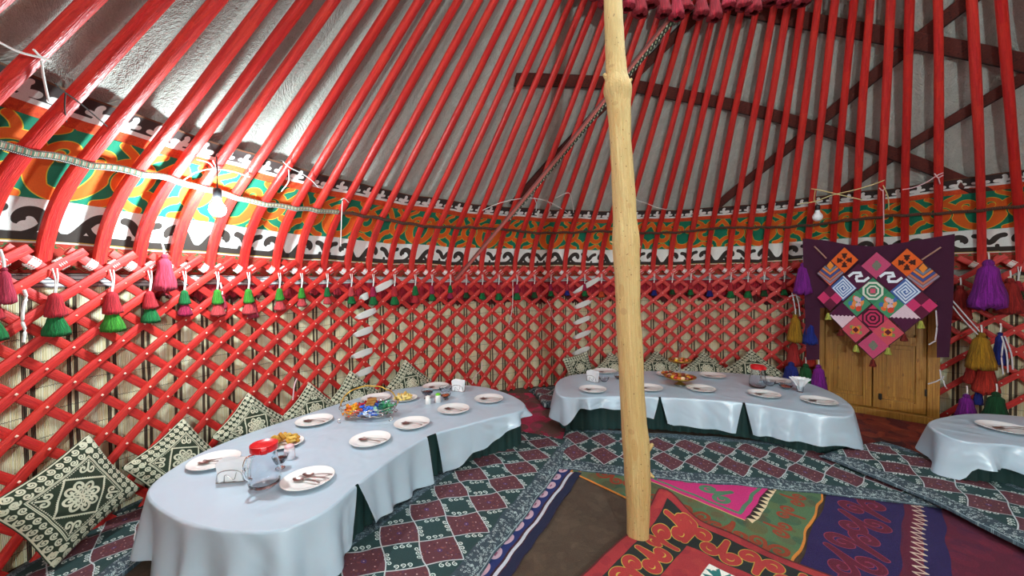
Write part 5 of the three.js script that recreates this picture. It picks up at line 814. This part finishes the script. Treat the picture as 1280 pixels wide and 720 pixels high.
const spoonGeo = (() => {
  const st = []; for (let i = 0; i <= 10; i++) { const t = i / 10; st.push({ p: V(0.03 + 0.115 * t, 0.004 + 0.007 * Math.sin(t * 2.6), 0), x: V(0, 0, 1), y: V(0, 1, 0), w: lerp(0.006, 0.015, t ** 1.6), h: 0.0026 }); }
  const bowl = grid(12, 8, (i, j) => { const u = i / 12 * 2 * Math.PI, k = j / 8, a = 0.034 * k, b = 0.021 * k; return V(Math.cos(u) * a, -0.007 * (1 - k * k) + 0.007, Math.sin(u) * b); }, (i, j) => [i / 12, j / 8]); return merged([sweep(st, RECT(0.3)), bowl]);
})();
const forkGeo = (() => {
  const l = [], st = []; for (let i = 0; i <= 10; i++) { const t = i / 10; st.push({ p: V(0.0 + 0.145 * t, 0.004 + 0.006 * Math.sin(t * 2.6), 0), x: V(0, 0, 1), y: V(0, 1, 0), w: i < 2 ? 0.020 - i * 0.005 : lerp(0.006, 0.014, t ** 1.6), h: 0.0026 }); } l.push(sweep(st, RECT(0.3)));
  for (let k = 0; k < 4; k++) l.push(sweep([{ p: V(0.002, 0.004, (k - 1.5) * 0.0058), x: V(0, 0, 1), y: V(0, 1, 0), w: 0.0034, h: 0.0024 }, { p: V(-0.024, 0.002, (k - 1.5) * 0.0058), x: V(0, 0, 1), y: V(0, 1, 0), w: 0.0032, h: 0.0022 }, { p: V(-0.045, 0.008, (k - 1.5) * 0.0056), x: V(0, 0, 1), y: V(0, 1, 0), w: 0.0022, h: 0.0018 }], RECT(0.3))); return merged(l);
})();
function cutlery(p, geo, name, dx, dz, turn, label, group) { const c = thing(name, label, name, p.clone().add(V(dx, 0.0125, dz)), turn, group); mesh(name === 'spoon' ? 'spoon_body' : 'fork_body', geo, steel, c); return c; }
function plate(px, py, label, turn, n, group) {
  const p = at(px, py), m = mesh('dinner_plate', plateGeo, china); m.position.copy(p); tag(m, label, 'plate', group);
  const where = label.replace(/^white (dinner )?plate (with cutlery )?/, '');
  const items = [['spoon', spoonGeo, -0.045, 0.022, 0], ['fork', forkGeo, -0.02, -0.008, 0.12], ['spoon', spoonGeo, -0.035, -0.036, 0.22]].slice(0, n); const c = Math.cos(turn), s = Math.sin(turn);
  items.forEach(([nm, g, dx, dz, t], i) => cutlery(p, g, nm, dx * c + dz * s, -dx * s + dz * c, turn + t, `steel ${i === 2 ? 'second spoon' : nm} on the plate ${where}`));
}
plate(385, 602, 'white plate with cutlery beside the glass water jug on the curved table', -0.30, 3);
plate(463, 552, 'white plate with cutlery in front of the candy basket', -0.35, 2);
plate(515, 531.5, 'white plate with cutlery near the corner of the candy basket and the cloth slit', -0.3, 2);
plate(567, 513.5, 'white plate with cutlery in front of the salt shakers on the curved table', -0.45, 2);
plate(611, 500.5, 'white plate with cutlery at the far end of the curved table', -0.4, 2);
plate(268, 579, 'white plate with cutlery behind the napkin holder near the puffy pillow', 0.1, 2);
plate(393, 528, 'white plate with cutlery between the dough plate and the pillows', -0.15, 2);
plate(470, 499.5, 'white plate with cutlery behind the candy basket handle', -0.2, 2);
plate(545, 484.5, 'white plate with cutlery behind the dark jam bowl', 0.3, 1);
plate(741, 488.5, 'white plate with cutlery at the table end by the pinkish red felt', -0.3, 2);
plate(811, 486.5, 'white plate with cutlery just beside the wooden post', -0.3, 2);
plate(876, 487.5, 'white plate with cutlery in front of the tiered stand', -0.3, 2);
plate(955, 494.5, 'white plate with cutlery in front of the red lidded jug near the door', -0.4, 2);
plate(1023, 503, 'white plate with cutlery on the table corner nearest the door', -0.5, 2);
plate(756, 465.5, 'white plate with cutlery behind napkins near the wooden post', 0.2, 1);
plate(891, 471, 'white plate with cutlery between the tiered stand and the pillows', -0.1, 1);
plate(970, 477.5, 'white plate with cutlery behind the honey bowl', 0.1, 1);
plate(1256, 537.5, 'white plate with cutlery on the small table beside the door tassels', -0.3, 2);

function jug(px, py, s, label) {
  const t = thing('water_jug', label, 'jug', at(px, py)); t.scale.setScalar(s);
  mesh('glass_body', lathe([[0.0, 0.006], [0.06, 0.006], [0.074, 0.014], [0.080, 0.04], [0.078, 0.09], [0.066, 0.145], [0.058, 0.185], [0.060, 0.215], [0.057, 0.215], [0.055, 0.185], [0.063, 0.145], [0.075, 0.09], [0.077, 0.04], [0.071, 0.017], [0.0, 0.012]], 40), glass, t);
  const hd = mesh('handle', cordGeo([V(0.056, 0.19, 0), V(0.095, 0.195, 0), V(0.112, 0.15, 0), V(0.100, 0.09, 0), V(0.074, 0.07, 0)], 0.008, 18, 8), glass, t); hd.rotation.y = -1.9;
  const lid = mesh('lid', lathe([[0, 0.226], [0.03, 0.228], [0.052, 0.222], [0.065, 0.236], [0.068, 0.232], [0.066, 0.20], [0.062, 0.198], [0.060, 0.214], [0, 0.214]], 32), std({ color: '#c8141c', roughness: 0.3 }), t, 'bright red plastic lid'); mesh('spout', moved(new RoundedBoxGeometry(0.05, 0.034, 0.04, 3, 0.012), 0.058, 0.216, 0), std({ color: '#c8141c', roughness: 0.3 }), lid).rotation.y = -1.0;
}
jug(331, 607, 0.98, 'clear glass water jug with a red lid on the curved table');
jug(947, 484.5, 0.95, 'clear glass jug with a red lid near the wooden door');
function napkins(px, py, turn, label, s = 1) {
  const t = thing('napkin_holder', label, 'napkin holder', at(px, py), turn); t.scale.setScalar(s);
  mesh('base', merged([cordGeo([V(-0.07, 0.004, -0.025), V(0.07, 0.004, -0.025)], 0.0025), cordGeo([V(-0.07, 0.004, 0.025), V(0.07, 0.004, 0.025)], 0.0025), cordGeo([V(-0.07, 0.004, -0.025), V(-0.07, 0.004, 0.025)], 0.0025), cordGeo([V(0.07, 0.004, -0.025), V(0.07, 0.004, 0.025)], 0.0025)]), chrome, t);
  for (const z of [-0.026, 0.026]) mesh('wire_side', merged([cordGeo([V(-0.07, 0.004, z), V(-0.055, 0.06, z * 1.2), V(0, 0.075, z * 1.3), V(0.055, 0.06, z * 1.2), V(0.07, 0.004, z)], 0.0024, 24), cordGeo([V(-0.03, 0.004, z), V(-0.02, 0.05, z * 1.2), V(0.02, 0.02, z * 1.1), V(0.035, 0.06, z * 1.2)], 0.002, 20)]), chrome, t);
  for (let k = 0; k < 7; k++) { const z = -0.019 + k * 0.0063, g = grid(6, 8, (i, j) => V((i / 6 - 0.5) * (0.125 + 0.012 * j / 8), 0.007 + 0.112 * j / 8 + 0.006 * Math.sin(k * 3 + i), z + (k - 3) * 0.005 * (j / 8) ** 1.5 + 0.003 * Math.sin(i * 1.4 + k) * j / 8), (i, j) => [i, j]); mesh('napkin', g, paper, t); }
}
napkins(291, 601, 0.15, 'white paper napkins in a wire holder beside the glass water jug');
napkins(573, 489, -0.35, 'white paper napkins in a wire holder at the curved table\'s far end', 0.92);
napkins(741, 477, -0.9, 'white paper napkins in a wire holder near the wooden post', 0.95);
{ // fan of napkins in a cup
  const t = thing('napkin_fan', 'fan of white napkins in a glass on the table corner by the door', 'napkins', at(1000, 490)); mesh('cup', lathe([[0, 0.002], [0.026, 0.002], [0.032, 0.06], [0.030, 0.06], [0.024, 0.006], [0, 0.006]], 20), glass, t);
  for (let k = 0; k < 7; k++) { const a = k / 7 * 2 * Math.PI, g = grid(5, 8, (i, j) => { const v = j / 8, w = (i / 5 - 0.5) * (0.02 + 0.09 * v); return V(w, 0.01 + 0.145 * v - 0.02 * v * v, 0.008 + 0.05 * v * v + 0.012 * Math.cos(i * 2.5) * v); }, (i, j) => [i, j]); const m = mesh('napkin', g, paper, t); m.rotation.y = a; } }
function bowl(px, py, r, h, fill, label, mat = glass, stem = 0) {
  const t = thing('small_bowl', label, 'bowl', at(px, py)), y = stem;
  mesh('dish', lathe([[0, y + 0.003], [r * 0.5, y + 0.003], [r * 0.85, y + h * 0.5], [r, y + h], [r * 0.94, y + h], [r * 0.8, y + h * 0.52], [r * 0.46, y + 0.008], [0, y + 0.008]], 32), mat, t);
  if (stem) { mesh('foot', lathe([[0, 0], [r * 0.6, 0.001], [r * 0.55, 0.006], [0.008, 0.012], [0.007, y - 0.004], [0.014, y + 0.004], [0, y + 0.004]], 24), mat, t); }
  if (fill) mesh('filling', lathe([[0, y + 0.009], [r * 0.47, y + 0.010], [r * 0.78, y + h * 0.52], [r * 0.86, y + h * 0.72], [r * 0.4, y + h * 0.76], [0, y + h * 0.77]], 24), phys({ color: fill, roughness: 0.15, clearcoat: 0.6 }), t, 'jam or honey filling the bowl');
}
bowl(351, 585, 0.040, 0.045, '#2a0c18', 'small stemmed bowl of dark jam behind the glass water jug', glass, 0.03);
bowl(534.5, 498, 0.058, 0.050, '#1c1226', 'stemmed bowl of dark jam in front of a plate at the far end', glass, 0.03);
bowl(557, 499, 0.050, 0.042, '#b4521c', 'glass bowl of amber honey beside the green lidded shaker', glass, 0.012);
bowl(557, 491, 0.062, 0.055, null, 'empty glass bowl in front of napkins at the far end', glass);
bowl(755, 477, 0.055, 0.05, null, 'empty glass bowl beside napkins near the wooden post', glass);
bowl(774, 474, 0.055, 0.04, '#5a1a14', 'bowl of dark red jam half hidden by the wooden post', glass);
bowl(962, 482, 0.055, 0.05, null, 'empty glass bowl beside the red lidded jug near the door', glass);
bowl(982, 486, 0.062, 0.045, '#9c3c18', 'glass bowl of amber honey near the door side napkins', glass);
function shaker(px, py, r, h, cap, label, body = china) { const t = thing('salt_shaker', label, 'shaker', at(px, py)); mesh('body', lathe([[0, 0], [r, 0.001], [r * 0.94, h * 0.6], [r * 0.8, h * 0.8], [0, h * 0.8]], 20), body, t); mesh('cap', lathe([[r * 0.82, h * 0.79], [r * 0.85, h * 0.92], [r * 0.5, h], [0, h]], 20), std({ color: cap, roughness: 0.35 }), t); }
shaker(362, 573, 0.032, 0.088, '#e8b4b8', 'small glass with a pink rim beside the dough plate', phys({ color: '#e9dfe4', roughness: 0.25 }));
shaker(535, 505, 0.026, 0.075, '#eceae6', 'white capped salt shaker next to the green one');
shaker(547.5, 503, 0.026, 0.085, '#6cc22c', 'salt shaker with a bright green cap');

// heaps of food: every piece is a thing of its own
function heap(px, py, n, rx, rz, rise, geos, cols, name, label, group, seed, y0 = 0.02) {
  const p = at(px, py), q = rng(seed); for (let i = 0; i < n; i++) { const a = q() * 6.283, k = Math.sqrt(q()) * 0.92, m = mesh(name, geos[i % geos.length], cols[Math.floor(q() * cols.length)]); m.position.set(p.x + Math.cos(a) * rx * k, p.y + y0 + rise * (1 - k * k) * (0.35 + 0.65 * i / n), p.z + Math.sin(a) * rz * k); m.rotation.set((q() - 0.5) * 1.2, q() * 6.28, (q() - 0.5) * 1.2); tag(m, label, name.replace(/_/g, ' '), group); } }
const crumb = field(64, 64, (x, y) => 0.5 + 0.5 * loopNoise(x, y, 64, 64, 20, 20, 31));
const doughMats = ['#d9a63c', '#c88a28', '#e6bd5c', '#d19a34'].map((c) => std({ color: c, roughness: 0.7, bumpMap: crumb, bumpScale: 0.002 }));
const doughGeos = [0, 1, 2].map((k) => { const g = new RoundedBoxGeometry(0.062 - k * 0.008, 0.020, 0.024, 3, 0.009), p = g.attributes.position; for (let i = 0; i < p.count; i++) { const x = p.getX(i); p.setY(i, p.getY(i) + 0.012 * Math.cos(x * 60 + k)); p.setZ(i, p.getZ(i) + 0.004 * Math.sin(x * 90 + k)); } g.computeVertexNormals(); return g; });
{ const m = mesh('serving_plate', plateGeo, china); m.position.copy(at(356, 556)); m.scale.setScalar(0.86); tag(m, 'white serving plate piled with fried dough behind the jug', 'plate'); }
heap(356, 556, 26, 0.088, 0.07, 0.055, doughGeos, doughMats, 'fried_dough', 'golden piece of fried dough on the serving plate behind the jug', 'fried dough by the water jug', 200);
{ const m = mesh('serving_plate', plateGeo, china); m.position.copy(at(506, 499.5)); m.scale.setScalar(0.86); tag(m, 'white serving plate of pale snacks beside the candy basket', 'plate'); }
heap(506, 499.5, 22, 0.08, 0.07, 0.035, doughGeos, ['#d8bc6c', '#e6d090', '#c8a050'].map((c) => std({ color: c, roughness: 0.7 })), 'snack_piece', 'pale yellow snack piece on the serving plate beside the basket', 'snacks by the candy basket', 210);
const candyGeo = merged([moved(new THREE.SphereGeometry(0.017, 10, 8).scale(1.25, 0.8, 0.9)), moved(new THREE.ConeGeometry(0.014, 0.018, 8, 1, true), -0.028, 0, 0, 0, 0, -Math.PI / 2), moved(new THREE.ConeGeometry(0.014, 0.018, 8, 1, true), 0.028, 0, 0, 0, 0, Math.PI / 2)]);
const wrap = (c) => phys({ color: c, roughness: 0.3, clearcoat: 0.4 });
{ // wire basket with a gilt handle
  const [cx, cz] = fl(461, 522, TT), c = W(cx, TT, cz), t = thing('candy_basket', 'oval wire basket of wrapped candies with a gilt arched handle', 'basket', c, 0.10);
  const oval = (k, y) => { const pts = []; for (let i = 0; i <= 40; i++) { const a = i / 40 * 2 * Math.PI; pts.push(V(0.225 * k * Math.cos(a), y + 0.006 * Math.cos(a * 10), 0.13 * k * Math.sin(a))); } return pts; };
  for (const [k, y] of [[1, 0.095], [0.92, 0.065], [0.8, 0.035]]) mesh('wire_hoop', cordGeo(oval(k, y), 0.003, 80, 5), chrome, t);
  for (let i = 0; i < 26; i++) { const a = i / 26 * 2 * Math.PI; mesh('wire_rib', cordGeo([V(0, 0.026, 0), V(0.16 * Math.cos(a), 0.028, 0.09 * Math.sin(a)), V(0.205 * Math.cos(a), 0.06, 0.118 * Math.sin(a)), V(0.225 * Math.cos(a), 0.095, 0.13 * Math.sin(a))], 0.0018, 10, 4), chrome, t); }
  for (const [sx, sz] of [[-1, 1], [1, 1], [-1, -1], [1, -1]]) { const pts = []; for (let i = 0; i <= 14; i++) { const a = i / 14 * 4.6; pts.push(V(sx * (0.19 + 0.022 * Math.sin(a) * (1 - i / 22)), 0.030 - 0.022 * (1 - Math.cos(a)) * 0.62, sz * (0.085 + 0.012 * a * 0.5))); } mesh('scroll_foot', cordGeo(pts, 0.003, 20, 5), chrome, t); }
  const h = []; for (let i = 0; i <= 24; i++) { const a = i / 24 * Math.PI; h.push(V(-0.225 * Math.cos(a), 0.095 + 0.155 * Math.sin(a), -0.03 + 0.01 * Math.sin(a * 12))); } mesh('handle', cordGeo(h, 0.006, 60, 6), gold, t, 'gilt twisted handle');
  const q = rng(220), mats = { o: ['#e08a1c', '#d8641c', '#e8b02c', '#d04a24'].map(wrap), b: ['#2c62c8', '#4a86d8', '#c4d4ea', '#3a70d0'].map(wrap), g: ['#3a8a5a', '#6aa88c', '#9ac4b4', '#2c6a5a'].map(wrap) };
  for (let i = 0; i < 66; i++) { const x = (i / 65 * 2 - 1) * 0.175, zz = (q() - 0.5) * 0.17 * Math.sqrt(Math.max(0.15, 1 - (x / 0.2) ** 2)), key = x < -0.05 ? 'o' : x < 0.07 ? 'b' : 'g', nm = { o: 'orange', b: 'blue', g: 'green' }[key], m = mesh('wrapped_candy', candyGeo, mats[key][Math.floor(q() * 4)]); m.position.copy(c).add(V(x, 0.045 + q() * 0.05 * (1 - (zz / 0.1) ** 2), zz).applyAxisAngle(V(0, 1, 0), 0.10)); m.rotation.set(q() * 2, q() * 6.28, q() * 2); tag(m, `${nm} wrapped candy heaped in the wire basket`, 'candy', `${nm} candies in the wire basket`); }
  for (let i = 0; i < 4; i++) { const m = mesh('wafer', moved(new RoundedBoxGeometry(0.07, 0.014, 0.045, 2, 0.003), 0, 0, 0), std({ color: ['#b8843c', '#a06a28'][i % 2], roughness: 0.7 })); m.position.copy(c).add(V(0.0 + i * 0.006, 0.098 + i * 0.0135, -0.03)); m.rotation.y = 0.1 + i * 0.1; tag(m, 'brown wafer stacked on the candies in the wire basket', 'wafer', 'wafers on the candy basket'); }
  for (let i = 0; i < 5; i++) { const m = mesh('wrapped_candy', candyGeo, wrap('#b82432')); m.position.copy(c).add(V(-0.07 + i * 0.022, 0.097 + q() * 0.012, -0.05 + q() * 0.02)); m.rotation.set(q(), q() * 6, q()); tag(m, 'red wrapped candy on top of the heap in the wire basket', 'candy', 'red candies in the wire basket'); }
}
{ // tiered stand
  const c = at(850, 481), t = thing('tiered_stand', 'two tier gilt stand of fruit and sweets beside the wooden post', 'stand', c);
  mesh('foot', lathe([[0, 0], [0.06, 0.001], [0.055, 0.012], [0.02, 0.03], [0.012, 0.06], [0, 0.06]], 28), chrome, t);
  mesh('stem', lathe([[0, 0.05], [0.008, 0.05], [0.006, 0.12], [0.011, 0.15], [0.006, 0.18], [0.007, 0.27], [0.014, 0.30], [0.006, 0.34], [0.012, 0.40], [0, 0.425]], 16), glass, t);
  for (const [y, r] of [[0.06, 0.155], [0.235, 0.115]]) mesh('tier_dish', lathe([[0, y], [r * 0.7, y + 0.002], [r, y + 0.024], [r * 1.01, y + 0.030], [r * 0.97, y + 0.028], [r * 0.68, y + 0.008], [0, y + 0.006]], 36), gold, t);
  const fruit = [['#c8641c', 'orange'], ['#a82424', 'red'], ['#d8a82c', 'yellow'], ['#7a2a20', 'dark red'], ['#d8c09a', 'cream']], q = rng(240);
  for (let i = 0; i < 22; i++) { const up = i >= 15, r = up ? 0.075 : 0.105, a = i / (up ? 7 : 15) * 6.283, [col, nm] = fruit[i % 5], k = 0.7 + 0.3 * q(), m = mesh('sweet', new THREE.SphereGeometry(up ? 0.016 : 0.022, 12, 8).scale(1.15, 0.85, 1), wrap(col)); m.position.copy(c).add(V(Math.cos(a) * r * k, (up ? 0.235 : 0.06) + 0.027, Math.sin(a) * r * k)); tag(m, `${nm} sweet on the ${up ? 'upper' : 'lower'} dish of the tiered stand`, 'sweet', `${nm} sweets on the ${up ? 'upper' : 'lower'} dish`); }
  const s = mesh('serving_plate', plateGeo, china); s.position.copy(at(836, 469.5)); tag(s, 'white plate of sweets behind the tiered stand', 'plate');
  heap(836, 469.5, 14, 0.085, 0.08, 0.03, [new THREE.SphereGeometry(0.018, 10, 8).scale(1.2, 0.8, 1)], ['#a83a24', '#c87a2c', '#5a2a20', '#d8b48a'].map(wrap), 'sweet', 'small sweet on the white plate behind the tiered stand', 'sweets on the white plate', 250);
}

shade(scene);
renderer.render(scene, camera);
